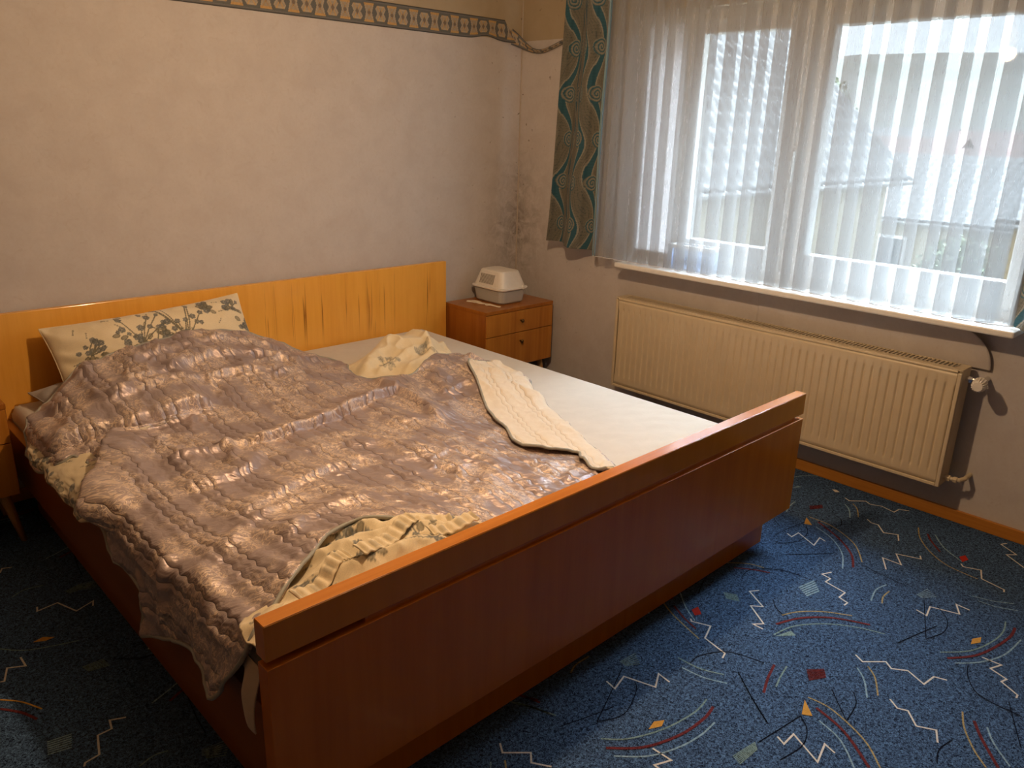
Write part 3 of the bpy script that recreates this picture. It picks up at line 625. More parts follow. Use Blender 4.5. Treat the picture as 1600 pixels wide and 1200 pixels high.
# ------------------------------------------------------------------ radiator
def radiator():
    xf, xb, y0, y1, z0, z1 = -.130, -.032, -2.444, -.853, .1658, .6258
    root = empty('radiator', (-.08, (y0+y1)/2, z0)); tag(root, 'long beige panel radiator under the windowsill', 'radiator')
    ox, oy, oz = root.location
    def b(nm, *a, m=M['rad'], bev=.003, par=root): return box(nm, a[0]-ox, a[1]-ox, a[2]-oy, a[3]-oy, a[4]-oz, a[5]-oz, m, par, bev=bev)
    # pressed front plate: raised flutes 33 mm apart between flat bands
    n = 47; pitch = (y1-y0-.03)/n; ny = n*12+1
    ys = np.linspace(y0+.015, y1-.015, ny); ph = ((ys-ys[0])/pitch) % 1
    prof = np.clip(np.minimum(ph, 1-ph)/.18, 0, 1); prof = prof*prof*(3-2*prof)
    zs = np.r_[z0+.012, z0+.030, np.linspace(z0+.052, z0+.066, 4), z1-.082, np.linspace(z1-.066, z1-.052, 4), z1-.028, z1-.014]
    env = np.interp(zs, [z0+.05, z0+.066, z1-.066, z1-.05], [0, 1, 1, 0])
    Y, Z = np.meshgrid(ys, zs, indexing='ij'); X = xf+.004+.0075*(1-prof)[:, None]*env[None, :]
    P = np.stack([X-ox, Y-oy, Z-oz], -1); g = grid('front_plate', P, M['rad'], root, smooth=False); thick(g, .003, 1)
    b('edge_frame', xf, xf+.012, y0, y0+.014, z0, z1-.012); b('edge_frame', xf, xf+.012, y1-.014, y1, z0, z1-.012)
    b('edge_frame', xf, xf+.012, y0+.014, y1-.014, z0, z0+.013); b('edge_frame', xf, xf+.012, y0+.014, y1-.014, z1-.014, z1-.004)
    b('back_plate', xb-.012, xb, y0+.01, y1-.01, z0+.01, z1-.02)
    b('side_cover', xf+.012, xb, y0, y0+.003, z0+.004, z1-.002); b('side_cover', xf+.012, xb, y1-.003, y1, z0+.004, z1-.002)
    b('convector', -.100, -.060, y0+.03, y1-.03, z0+.03, z1-.05, m=M['rad_in'], bev=0)  # coloured near black, painting in the shade below the grille slots
    # top grille: frame and cross bars with open slots
    bm = bmesh.new(); T0, T1 = z1-.004, z1
    for a in ((xf+.002, xf+.030, y0, y1), (xb-.008, xb, y0, y1), (xf+.030, xb-.008, y0, y0+.035), (xf+.030, xb-.008, y1-.035, y1)): add_box(bm, a[0]-ox, a[1]-ox, a[2]-oy, a[3]-oy, T0-oz, T1-oz)
    nb = 100; yy = np.linspace(y0+.035, y1-.035, nb)
    for y in yy: add_box(bm, xf+.030-ox, xb-.008-ox, y-.003-oy, y+.003-oy, T0-oz, T1-oz)
    bm_obj('grille', bm, M['rad'], root)
    # wall brackets
    for y in (y0+.25, y1-.25): b('bracket', xb, -.0005, y-.02, y+.02, z0+.05, z1-.05, bev=0)
    # lower elbow
    bm = bmesh.new(); tube_mesh(bm, [(-.082-ox, y0-oy, .196-oz), (-.082-ox, y0-.028-oy, .196-oz), (-.075-ox, y0-.050-oy, .196-oz), (-.055-ox, y0-.062-oy, .200-oz), (-.0005-ox, y0-.064-oy, .202-oz)], .0085, 12)
    lathe(bm, [(.013, 0), (.013, .014)], (-.082-ox, y0-.008-oy, .196-oz), (0, -1, 0), 6); lathe(bm, [(.012, 0), (.012, .012)], (-.079-ox, y0-.032-oy, .196-oz), (0, -1, 0), 6)
    bm_obj('return_pipe', bm, M['rad'], root, False)
    # valve: body on the flow pipe and a ribbed thermostat head pointing into the room
    bm = bmesh.new(); tube_mesh(bm, [(-.070-ox, y0-oy, .585-oz), (-.070-ox, y0-.03-oy, .585-oz), (-.070-ox, y0-.052-oy, .583-oz)], .010, 12)
    tube_mesh(bm, [(-.085-ox, y0-.052-oy, .583-oz), (-.0005-ox, y0-.052-oy, .583-oz)], .0095, 12)
    lathe(bm, [(.013, 0), (.013, .012)], (-.074-ox, y0-.010-oy, .585-oz), (0, -1, 0), 6)
    vb = bm_obj('valve_body', bm, M['chrome'], root)
    bm = bmesh.new(); n = 32; c = Vector((-.080-ox, y0-.052-oy, .580-oz)); ax = Vector((-1, -.10, .02)).normalized(); a = Vector((0, 1, 0)); a = (a-ax*a.dot(ax)).normalized(); bb = ax.cross(a)
    rings = []
    for h, rad, rib in ((0, .020, 0), (.004, .024, 0), (.012, .0255, 0), (.014, .0255, 1), (.050, .0225, 1), (.056, .019, 1), (.058, .016, 0), (.0585, .001, 0)):
        rings.append([tuple(c+ax*h+(a*math.cos(2*PI*k/n)+bb*math.sin(2*PI*k/n))*(rad-(.0028 if rib and k % 2 else 0))) for k in range(n)])
    loft(bm, rings); bm_obj('thermostat_head', bm, M['plastic'], vb)
radiator()

# wallpaper hanging loose over the radiator
def loose_paper():
    top = lambda y: .768-.0*y
    nu, nv = 90, 40
    U, V = np.meshgrid(np.linspace(0, 1, nu), np.linspace(0, 1, nv), indexing='ij')
    yr = -2.345-.155*np.sqrt(np.clip(1-(1-V)**2.2, 0, 1))       # curved free edge
    Y = -1.55+(yr+1.55)*U; Z = .766-.150*V
    X = -.004-.026*U**3*(1-.55*V)-.003*np.sin(U*7+V*3)*U
    o = grid('loose_wallpaper', np.stack([X, Y, Z], -1), M['wall']); thick(o, .0012, 1)
    tag(o, 'loose wallpaper with a curved free edge above the radiator valve', 'wallpaper')
loose_paper()

# ------------------------------------------------------------------ wallpaper border with its torn end
def border_colors(S, T):
    """S along in metres, T across 0..1 : slate ground, tan framed tiles with diamonds"""
    p = .125; ph = (S/p) % 1; A = ph < .5; f = (ph % .5)/.5*2-1            # tile centred -1..1
    t = T*2-1
    slate = np.array([.115, .118, .115]); dk = np.array([.05, .05, .055]); tan = np.array([.42, .34, .24]); och = np.array([.50, .31, .12]); gr = np.array([.33, .29, .23]); dia = np.array([.17, .13, .10])
    C = np.empty(S.shape+(3,)); C[:] = slate
    C[(np.abs(t) > .80) & (np.abs(t) < .90)] = np.array([.15, .15, .15]); C[np.abs(t) > .93] = dk
    w = np.where(A, .50+.36*np.abs(t)/.74, .90-.36*np.abs(np.abs(t)-.34)/.34)
    hgt = np.where(A, .74, .60); tile = (np.abs(f) < w) & (np.abs(t) < hgt)
    C[tile] = tan
    inn = (np.abs(f) < w-.16) & (np.abs(t) < hgt-.14); C[inn] = gr
    bar = tile & A & (np.abs(t) > .55); C[bar] = och
    X_ = tile & ~A & (np.abs(np.abs(f)-np.abs(t)*.9) < .09); C[X_] = och
    C[tile & (np.abs(f)+np.abs(t) < .30)] = dia
    tri = tile & A & (np.abs(f) < .55-np.abs(t+.0)*0) & (np.abs(np.abs(f)*.9+.16-np.abs(t)) < .05); C[tri] = och*.8
    return C
def border():
    root = empty('wallpaper_border', (-2, 0, 1.83)); tag(root, 'patterned wallpaper border strip along the headboard wall, torn near the corner', 'border')
    o = np.array([-2, 0, 1.83])
    L0, L1 = RX0+.01, -.055; n = int((L1-L0)/.0028); m = 44
    S, T = np.meshgrid(np.linspace(L0, L1, n), np.linspace(0, 1, m), indexing='ij')
    zt = 1.832+.105*T; Yy = np.full(S.shape, -.0025)
    peel = np.clip((S+.40)/.35, 0, 1)                   # lower edge curls as it nears the torn end
    Yy = Yy-.014*peel**1.5*(1-T)**2
    zt = zt+.018*np.exp(-((S+.26)/.07)**2)*(1-T)
    keep = ~((S > -.135) & (T > 1-.0-(S+.135)*0-0.0)) & ~((S > -.135) & (T > 1-(S+.135)/.085*1.0)) 
    mask = keep[:-1, :-1]
    ob = grid('strip', np.stack([S, Yy, zt], -1)-o, M['paperprint'], root, mask=mask, col=border_colors(S, T), smooth=False); thick(ob, .0008, -1)
    # hanging torn end, twisted over the corner to the curtain
    path = catmull([(-.085, -.008, 1.862), (-.045, -.025, 1.842), (-.022, -.06, 1.815), (-.020, -.11, 1.795), (-.018, -.17, 1.790), (-.018, -.24, 1.805), (-.012, -.31, 1.828), (-.006, -.40, 1.842)], 10)
    nP = len(path); m = 12; P = np.zeros((nP, m, 3)); Cc = np.zeros((nP, m, 3))
    for i, p in enumerate(path):
        u = i/(nP-1); w = .055*(1-u)**1.2+.022; tw = 1.25*math.sin(u*PI*.9)
        for j in range(m):
            a = (j/(m-1)-.5)*w
            P[i, j] = p+np.array([-.010*math.sin(tw)*(a/w)*2-.004*math.sin(a/w*9), 0, a*math.cos(tw*.9)])
        Cc[i] = border_colors(np.full(m, u*.45), np.linspace(0, 1, m))
    e = grid('torn_end', P-o, M['paperprint'], root, col=Cc); thick(e, .0008, 0)
border()
# lighter edge strip of paper standing off along the room corner
bm = bmesh.new(); add_box(bm, -.006, -.001, -.006, -.001, .03, ZC-.005); tag(bm_obj('trim_3', bm, plain('paper_edge', (.50, .43, .36, 1), .85)), kind='structure')

# ------------------------------------------------------------------ curtains
def drape_colors(U, V):
    """U across cloth (m), V height (m): tan scrollwork on teal"""
    teal = np.array([.024, .105, .145]); tan = np.array([.165, .160, .130]); light = np.array([.31, .30, .25]); dk = np.array([.07, .09, .085])
    P = .42; W = .24
    C = np.empty(U.shape+(3,)); C[:] = teal
    for k in range(-2, 5):
        for s, off in ((1, 0), (-1, W/2)):
            cx = k*W+off; v = V+(P/2 if s < 0 else 0)
            ph = (v/P) % 1; c = cx+s*.040*np.sin(2*PI*ph)
            w = .040+.018*np.sin(2*PI*ph+1.2)
            d = np.abs(U-c); m = d < w; C[m] = tan
            ln = m & (np.abs(np.sin((d/w)*9+np.sin(ph*25)))<.16); C[ln] = dk
            C[(np.abs(d-w) < .0035)] = light; C[(np.abs(d-w+.010) < .0015) & m] = light*.7
            for q, sg in ((.25, 1), (.75, -1)):
                cyc = np.round(ph-q)+q; dv = (ph-q-np.round(ph-q))*P
                du = (U-(cx+s*.040*math.sin(2*PI*q)+sg*s*.030))
                r = np.hypot(du, dv); a = np.arctan2(dv, du*sg*s)
                sp = (r/.015-a/(2*PI)) % 1
                disc = r < .040; C[disc] = teal*1.1; C[disc & (sp < .45)] = light*.85; C[disc & (sp > .45) & (sp < .62)] = tan
    st = (np.abs(((V*140) % 1)-.5) < .09); C[st] *= .86
    return C
def drape(y0t, y1t, y0b, y1b, zb0, zb1, nf, label, seedp, xo=-.108, amp=.036, bright=1.0):
    ztop = 2.16; nu, nv = 190, 470
    U, V = np.meshgrid(np.linspace(0, 1, nu), np.linspace(0, 1, nv), indexing='ij')   # V 0 bottom 1 top
    Yt = y0t+(y1t-y0t)*U; Yb = y0b+(y1b-y0b)*U; s = V**.85
    zb = zb0+(zb1-zb0)*U
    Z = zb+(ztop-zb)*V
    ph = U*nf*2*PI+seedp+.5*np.sin(V*3+seedp)
    fold = np.sign(np.cos(ph))*np.abs(np.cos(ph))**.6
    X = xo-amp*fold*(.8+.3*(1-V))-.006*np.sin(V*5+U*4)
    Y = Yb*(1-s)+Yt*s+.010*np.sin(2*ph)
    root = empty('drape', (xo, (y0b+y1b)/2, min(zb0, zb1))); o = np.array(root.location)
    cw = abs(y1b-y0b)*1.75
    ob = grid('cloth', np.stack([X, Y, Z], -1)-o, M['drape'], root, col=drape_colors(U*cw, Z)*bright); thick(ob, .0015, 0)
    tag(root, label, 'curtain', 'patterned drapes at the window'); return root, o
dr, do = drape(-.445, -.685, -.358, -.672, .846, .817, 1.5, 'teal and tan scroll-patterned drape gathered by the room corner', .9)
# pale blue lining edge of the left drape
nv = 60; V = np.linspace(0, 1, nv); Zl = .803+(2.16-.803)*V; yl = -.668-.028*np.sin(V*PI)**.8*0-.012*V
P = np.zeros((6, nv, 3))
for i in range(6):
    P[i, :, 0] = -.115+.012*np.sin(i*.9)+.004*np.sin(V*9); P[i, :, 1] = yl-.0050*i*(1-.35*V)+.006*np.sin(V*6); P[i, :, 2] = Zl
ob = grid('lining', P-do, M['lining'], dr); thick(ob, .001, 0)
drape(-2.55, -2.90, -2.535, -2.86, .803, .803, 2.0, 'teal and tan scroll-patterned drape at the right picture edge', 2.4, bright=1.5)  # print brightened to paint in daylight shining through the cloth

def sheer():
    y0, y1, zb, zt, nf = -.676, -2.54, .803, 2.16, 25
    r = np.random.default_rng(11); per = 26; nu = nf*per+1; nv = 46
    s = np.arange(nu)/per                                    # in pleats
    jit = np.cumsum(.86+.28*r.random(nf+1)); jit = np.r_[0, jit][:nf+1]; jit = jit/jit[-1]
    base = np.interp(s, np.arange(nf+1), jit); ampk = np.interp(s, np.arange(nf+1), .85+.3*r.random(nf+1)); ov = np.interp(s, np.arange(nf+1), .75+.5*r.random(nf+1))
    wob = np.interp(s, np.arange(nf+1), r.random(nf+1)-.5)
    V = np.linspace(0, 1, nv)
    ph = 2*PI*s; pw = np.interp(s, np.arange(nf)+.5, np.diff(jit))
    c = np.sin(ph); X1 = -np.sign(c)*np.abs(c)**.8; Y1 = -np.sin(ph)
    P = np.zeros((nu, nv, 3))
    for j, v in enumerate(V):
        am = .026*(1-.25*v); k = pw*(np.interp(s/nf, [0, .45, 1], [.36, .46, .56])*(1-.10*v))*ov
        drift = wob*.007*math.sin(v*2.6)
        P[:, j, 0] = -.092+am*ampk*X1*(.9+.1*math.sin(v*4))
        P[:, j, 1] = y0+(y1-y0)*(base+k*Y1)+drift
        P[:, j, 2] = zb+(zt-zb)*v+(.0025*np.sin(ph+1) if j == 0 else 0)
    root = empty('sheer_curtain', (-.09, (y0+y1)/2, zb)); o = np.array(root.location)
    tag(root, 'white pleated voile curtain hanging across the window down to the sill', 'curtain')
    grid('voile', P-o, M['sheer'], root)
    hem = P[:, 0, :]-o; bm = bmesh.new(); tube_mesh(bm, [tuple(p) for p in hem[::2]], .0022, 5); bm_obj('hem', bm, plain('hem_tape', (.62, .62, .64, 1), .8), root, True)
sheer()
cr = empty('curtain_rail', (-.1, -1.6, 2.165)); tag(cr, 'white curtain rail fixed above the window', 'curtain rail')
box('rail', -.03, .03, -1.32, 1.22, .0, .03, M['white'], cr, bev=.004)
for y in (-1.1, 0, 1.0): box('bracket', .03, .0995, y-.015, y+.015, .004, .026, M['white'], cr, bev=.002)

# pale crate standing on the sill behind the voile
def crate():
    root = empty('plastic_crate', (.005, -1.185, .7945)); tag(root, 'pale blue slatted plastic crate on the sill behind the voile', 'crate')
    m = plain('pale_blue_plastic', (.50, .62, .82, 1), .4); mw = M['plastic']; h = .115; hx, hy = .038, .115
    box('base', -hx, hx, -hy, hy, 0, .008, m, root, bev=.002)
    for s in (-1, 1):
        box('end_panel', -hx, hx, s*hy-.003, s*hy+.003, .008, h-.018, m, root)
        for k in range(9):
            y = -hy+.014+k*.0252; box('slat', s*hx-.002, s*hx+.002, y-.008, y+.008, .008, h-.018, m, root)
    for s in (-1, 1):
        box('rim', s*hx-.006, s*hx+.006, -hy-.006, hy+.006, h-.018, h, mw, root, bev=.002)
        box('rim', -hx+.006, hx-.006, s*hy-.006, s*hy+.006, h-.018, h, mw, root, bev=.002)
crate()

# ------------------------------------------------------------------ outside
M['render'] = plain('cream_render', (.24, .21, .15, 1), .9, .05, 3); M['yellow'] = plain('yellow_render', (.22, .15, .05, 1), .9, .05, 3); M['offwhite'] = plain('white_render', (.21, .205, .20, 1), .9, .05, 3)
M['slate'] = plain('grey_tiles', (.038, .039, .041, 1), .75, .2, 6); M['anthracite'] = plain('anthracite_tiles', (.019, .0205, .022, 1), .75, .2, 6); M['redtile'] = plain('red_tiles', (.060, .017, .011, 1), .8, .2, 4)
M['gutter'] = plain('gutter_metal', (.20, .20, .20, 1), .5); M['winglass'] = plain('dark_glazing', (.05, .06, .07, 1), .15)
def m_grass():
    t = NT('hill_grass'); v = t.noise(t.coord(), .05, 5, .6); w = t.noise(t.coord(), 1.2, 4)
    c = t.mix(t.math('MULTIPLY', w, .3), t.ramp(v, [(.35, (.022, .028, .016)), (.5, (.028, .028, .020)), (.65, (.034, .030, .023))]), (.016, .02, .012, 1))
    t.set(Base_Color=c, Roughness=.95); return t.m
M['grass'] = m_grass(); M['leaf'] = plain('tree_leaves', (.07, .10, .045, 1), .8, .3, 3); M['bark'] = plain('tree_bark', (.09, .07, .05, 1), .9)
def terrain():
    n = 60; X, Y = np.meshgrid(np.linspace(.45, 420, n)**1.0, np.linspace(-160, 330, n), indexing='ij')
    D = np.hypot(X, Y); Z = -4.2+np.clip((X-40)/300, 0, 1)**1.15*36+4*fbm(X*.012, Y*.012, 4)*np.clip((X-30)/60, 0, 1)
    o = grid('hillside', np.stack([X, Y, Z], -1), M['grass']); o['kind'] = 'structure'; o.name = 'hillside'
    return lambda x, y: -4.2+max(0, min(1, (x-40)/300))**1.15*36
gz = terrain()
def roof_mesh(name, mat, parent, eave0, eave1, ridge0, ridge1, pitch=.30, amp=.035, nst=14):
    """tiled roof slope: rounded tile columns and stepped courses, one sheet"""
    e0, e1, r0, r1 = (np.array(v, float) for v in (eave0, eave1, ridge0, ridge1))
    L = np.linalg.norm(e1-e0); H = np.linalg.norm(r0-e0); ncol = max(2, int(L/pitch)); nu = ncol*6+1; nc = max(2, int(H/.36)); nv = nc*3+1
    U, V = np.meshgrid(np.linspace(0, 1, nu), np.linspace(0, 1, nv), indexing='ij')
    P = (e0+(e1-e0)*U[..., None])*(1-V[..., None])+(r0+(r1-r0)*U[..., None])*V[..., None]
    nrm = np.cross(e1-e0, r0-e0); nrm /= np.linalg.norm(nrm); nrm = nrm*np.sign(nrm[2])
    h = amp*np.abs(np.sin(PI*U*ncol))+.05*(1-(V*nc) % 1)
    o = grid(name, P+nrm*h[..., None], mat, parent); thick(o, .06, -1); return o
def house(x0, x1, y0, y1, zb, ze, zr, ridge, wall, roof, label, over=.35, wins=(), cat='house'):
    root = empty('house', ((x0+x1)/2, (y0+y1)/2, zb)); tag(root, label, cat, 'houses outside the window'); o = np.array(root.location)
    bm = bmesh.new(); sub = lambda p: tuple(np.array(p, float)-o)
    c = [(x0, y0), (x1, y0), (x1, y1), (x0, y1)]
    lo_ = [bm.verts.new(sub((*p, zb))) for p in c]; hi = [bm.verts.new(sub((*p, ze))) for p in c]
    for k in range(4): bm.faces.new((lo_[k], lo_[(k+1) % 4], hi[(k+1) % 4], hi[k]))
    if ridge == 'x': 
        ym = (y0+y1)/2; a = bm.verts.new(sub((x0, ym, zr-.1))); b = bm.verts.new(sub((x1, ym, zr-.1)))
        bm.faces.new((hi[3], hi[0], a)); bm.faces.new((hi[1], hi[2], b))
        sl = (zr-ze)/(ym-y0); zo = ze-over*sl
        S = [((x0-over, y0-over, zo), (x1+over, y0-over, zo), (x0-over, ym, zr), (x1+over, ym, zr)), ((x0-over, y1+over, zo), (x1+over, y1+over, zo), (x0-over, ym, zr), (x1+over, ym, zr))]
    else:
        xm = (x0+x1)/2; a = bm.verts.new(sub((xm, y0, zr-.1))); b = bm.verts.new(sub((xm, y1, zr-.1)))
        bm.faces.new((hi[0], hi[1], a)); bm.faces.new((hi[2], hi[3], b))
        sl = (zr-ze)/(xm-x0); zo = ze-over*sl
        S = [((x0-over, y0-over, zo), (x0-over, y1+over, zo), (xm, y0-over, zr), (xm, y1+over, zr)), ((x1+over, y0-over, zo), (x1+over, y1+over, zo), (xm, y0-over, zr), (xm, y1+over, zr))]
    bm_obj('walls', bm, wall, root)
    for s in S:
        s = [sub(p) for p in s]; far = x0 > 30
        if far:
            bm = bmesh.new(); v = [bm.verts.new(p) for p in (s[0], s[1], s[3], s[2])]; bm.faces.new(v); rr = bm_obj('roof', bm, roof, root); thick(rr, .15, 0)
        else: rr = roof_mesh('roof', roof, root, *s)
        if not far:
            bm = bmesh.new(); tube_mesh(bm, [s[0], s[1]], .06, 8); g = bm_obj('gutter', bm, M['gutter'], rr)
    for f, a0, a1, z0, z1 in wins:    # windows on the sides that face us
        w = box('window', *((x0-.05-o[0], x0+.05-o[0], a0-o[1], a1-o[1]) if f == 'x' else (a0-o[0], a1-o[0], y0-.05-o[1], y0+.05-o[1])), z0-o[2], z1-o[2], M['frame'], root)
        box('pane', *((x0-.06-o[0], x0-.045-o[0], a0+.1-o[1], a1-.1-o[1]) if f == 'x' else (a0+.1-o[0], a1-.1-o[0], y0-.06-o[1], y0-.045-o[1])), z0+.1-o[2], z1-.1-o[2], M['winglass'], w)
    return root
house(1.9, 13.75, 3.35, 10.6, -4.2, .90, 4.40, 'x', M['render'], M['slate'], 'large cream house with grey tiled roof close outside the window', .35, [('y', 4.0, 5.1, -1.9, -.5)])
house(24.5, 33, 3.2, 9.5, -4.2, -1.1, .75, 'y', M['render'], M['anthracite'], 'cream house with grey roof behind the near house', .3, [('x', 4.2, 5.2, -2.9, -1.7), ('x', 6.6, 7.6, -2.9, -1.7)])
house(18.5, 24, -4.5, 2.15, -4.2, -.35, .95, 'y', M['yellow'], M['anthracite'], 'yellow house with grey roof at the right edge of the window', .3, [('x', -.6, .5, -2.2, -1.0), ('x', 1.0, 1.7, -2.2, -1.0)])
for x, y, w, d, zz, rf, wl, lab in ((46, 13.5, 8, 8, 1.4, 'redtile', 'offwhite', 'white house with red roof down the valley nearest the pane divider'), (40, 5.5, 7, 7, .9, 'redtile', 'offwhite', 'white house with red roof behind the yellow house'), (70, 22, 9, 9, 2.2, 'anthracite', 'offwhite', 'white house with grey roof farther up the hillside'),
                              (66, 12.5, 8, 8, 2.0, 'redtile', 'render', 'cream house with red roof farther up the hillside')):
    house(x, x+d, y, y+w, gz(x, y)-1, zz-2.0, zz, 'y', M[wl], M[rf], lab, .3, [('x', y+1.2, y+2.4, zz-3.6, zz-2.4), ('x', y+w-2.6, y+w-1.4, zz-3.6, zz-2.4)])
def tree(x, y, h, r, label, seed):
    z0 = gz(x, y); root = empty('tree', (x, y, z0)); tag(root, label, 'tree', 'trees outside the window')
    bm = bmesh.new(); tube_mesh(bm, [(0, 0, -.5), (.05*h*.2, 0, h*.3), (0, .03*h*.2, h*.75)], h*.03, 8, rfun=lambda u: 1-.7*u); bm_obj('trunk', bm, M['bark'], root)
    rg = np.random.default_rng(seed); n = 1500; d = rg.normal(size=(n, 3)); d /= np.linalg.norm(d, axis=1)[:, None]; rad = rg.random(n)**.4
    c = d*rad[:, None]*np.array([r, r, h*.36])*(1+.25*np.sin(d[:, :1]*5+seed)); c[:, 2] += h*.66
    a = rg.normal(size=(n, 3)); a /= np.linalg.norm(a, axis=1)[:, None]; b = np.cross(a, rg.normal(size=(n, 3))); b /= np.linalg.norm(b, axis=1)[:, None]; s = r*.10
    V = np.stack([c-a*s, c+b*s*.6, c+a*s, c-b*s*.6], 1).reshape(-1, 3); me = bpy.data.meshes.new('foliage'); me.from_pydata(V.tolist(), [], np.arange(n*4).reshape(-1, 4).tolist())
    o = link('foliage', me, M['leaf'], root); o['kind'] = 'stuff'
for i, (x, y, h, r, lab) in enumerate(((62, 27.8, 7.5, 2.2, 'dark tree rising beside the rake of the near roof'), (35.5, 12.5, 4, 1.5, 'small round tree behind the cream house'), (21.0, 3.9, 3.0, 1.0, 'low bush between the cream and the yellow house'))):
    tree(x, y, h, r, lab, i+3)

# ------------------------------------------------------------------ bedding
COTTON = np.array([.80, .68, .47])
def floral(S, T, clusters, base=COTTON, seed=3, speck=True, k_=1.0):
    """printed sprays of grey-blue flowers, leaves and stems; S,T in metres"""
    C = np.empty(S.shape+(3,)); C[:] = base; rg = np.random.default_rng(seed)
    ink = np.array([.17, .175, .165]); leaf = np.array([.20, .18, .125]); pale = np.array([.40, .37, .30])
    def blob(x, y, r, col, k=1.0, el=1.0, an=0.0):
        m = (np.abs(S-x) < r*2.2) & (np.abs(T-y) < r*2.2)
        if not m.any(): return
        s, t = S[m]-x, T[m]-y; a, b = s*math.cos(an)+t*math.sin(an), -s*math.sin(an)+t*math.cos(an)
        k = k*k_; d = np.hypot(a/r, b/(r*el)); q = d < 1; c = C[m]; c[q] = c[q]*(1-k)+np.array(col)*k
        rim = (d > .72) & (d < 1); c[rim] = c[rim]*(1-.4*k_); C[m] = c
    def stem(p, q, w=.0022):
        d, _, _ = seg_dist(S, T, [p, ((p[0]+q[0])/2+rg.normal()*.006, (p[1]+q[1])/2), q]); C[d < w] = C[d < w]*(1-k_)+leaf*.9*k_
    for cx, cy, sz in clusters:
        nf = int(7+sz*8)
        for k in range(nf):
            a = rg.random()*2*PI; r = sz*.075*math.sqrt(rg.random()); x, y = cx+r*math.cos(a)*1.25, cy+r*math.sin(a)
            if rg.random() < .6: stem((cx-.01*sz, cy-.055*sz), (x, y))
            pr = .0058*(.75+.6*rg.random())
            for j in range(5): blob(x+pr*math.cos(j*1.257+a), y+pr*math.sin(j*1.257+a), pr*.85, ink*(.8+.6*rg.random()), .9)
            blob(x, y, pr*.45, pale, 1)
        for k in range(5):
            a = rg.random()*2*PI; r = sz*(.05+.05*rg.random()); blob(cx+r*math.cos(a), cy+r*math.sin(a)-.01, .014, leaf, .75, .6, a)
    if speck:
        x0, x1, y0, y1 = S.min(), S.max(), T.min(), T.max()
        for k in range(int((x1-x0)*(y1-y0)*110)):
            x, y = x0+(x1-x0)*rg.random(), y0+(y1-y0)*rg.random(); an = rg.random()*PI
            for j in range(3): blob(x+j*.009*math.cos(an), y+j*.009*math.sin(an), .0038, leaf, .7, .7, an)
    return C
def pillow(name, label, c, ux, uy, w, h, t, mat, colors=None, nu=300, nv=170, seed=1, dents=.012):
    """soft pillow: two faces meeting at a seam with pulled-out corners; c centre, ux/uy plane axes"""
    ux = np.array(Vector(ux).normalized()); uy = np.array(uy, float); uy = uy-ux*(uy@ux); uy /= np.linalg.norm(uy); un_ = np.cross(ux, uy)
    root = empty(name, c); tag(root, label, 'pillow')
    for side, nm in ((1, 'front'), (-1, 'back')):
        a, b = (nu, nv) if side > 0 else (60, 40)
        U, V = np.meshgrid(np.linspace(-1, 1, a), np.linspace(-1, 1, b), indexing='ij')
        pin = .07*(1-V**2)*np.abs(U)**3; pin2 = .09*(1-U**2)*np.abs(V)**3
        S = U*w/2*(1-pin*.6); T = V*h/2*(1-pin2*.8)
        th = t/2*np.clip((1-np.abs(U)**3.2)*(1-np.abs(V)**3.0), 0, 1)**.55
        wr = dents*fbm(U*2.2+seed, V*1.6, seed)*np.clip(th/(t/2)*1.5, 0, 1)
        edge = np.maximum(np.abs(U), np.abs(V)); wr = wr+.006*np.sin(V*16+U*3+3*fbm(U*2, V*2, seed+4))*np.clip((np.abs(U)-.62)/.3, 0, 1)*np.clip((1-np.abs(U))/.1, 0, 1)
        wr = wr+.004*np.sin(U*24+4*fbm(U*3, V*2, seed+2))*np.clip((np.abs(V)-.6)/.3, 0, 1)*np.clip((1-np.abs(V))/.1, 0, 1)
        P = S[..., None]*ux+T[..., None]*uy+(side*(th+wr))[..., None]*un_
        col = colors(S, T) if (colors and side > 0) else (np.broadcast_to(COTTON, S.shape+(3,)) if colors else None)
        grid(nm, P, mat, root, col=col)
    sx = np.linspace(-1, 1, 40); rim = [(x, -1) for x in sx]+[(1, y) for y in sx[1:]]+[(x, 1) for x in sx[::-1][1:]]+[(-1, y) for y in sx[::-1][1:-1]]
    pts = [tuple(u*w/2*(1-.07*.6*(1-v*v)*abs(u)**3)*ux+v*h/2*(1-.09*.8*(1-u*u)*abs(v)**3)*uy) for u, v in rim]
    bm = bmesh.new(); tube_mesh(bm, pts, .0028, 6, True); bm_obj('seam', bm, mat if not colors else plain('pillow_seam', (*COTTON, 1), .85), root, True)
    return root
pillow('pillow', 'cream pillow printed with grey flowers leaning on the headboard', (-2.105, -.205, .545), (.737, .02, .034), (0, .20, .30), .76, .36, .17, M['print'],
       lambda S, T: floral(S, T, [(-.07, .085, 1.1), (.10, .085, 1.5), (.06, .02, 1.0), (-.03, .02, .9), (-.10, .0, .8), (-.26, .05, .5), (.31, .12, .4), (.345, .04, .4), (.20, .13, .3)], seed=5))
pillow('pillow', 'grey pillow lying flat under the flowered pillow', (-2.20, -.30, .440), (1, .06, 0), (0, 1, .06), .70, .40, .11, M['greycloth'], nu=80, nv=60, seed=8)

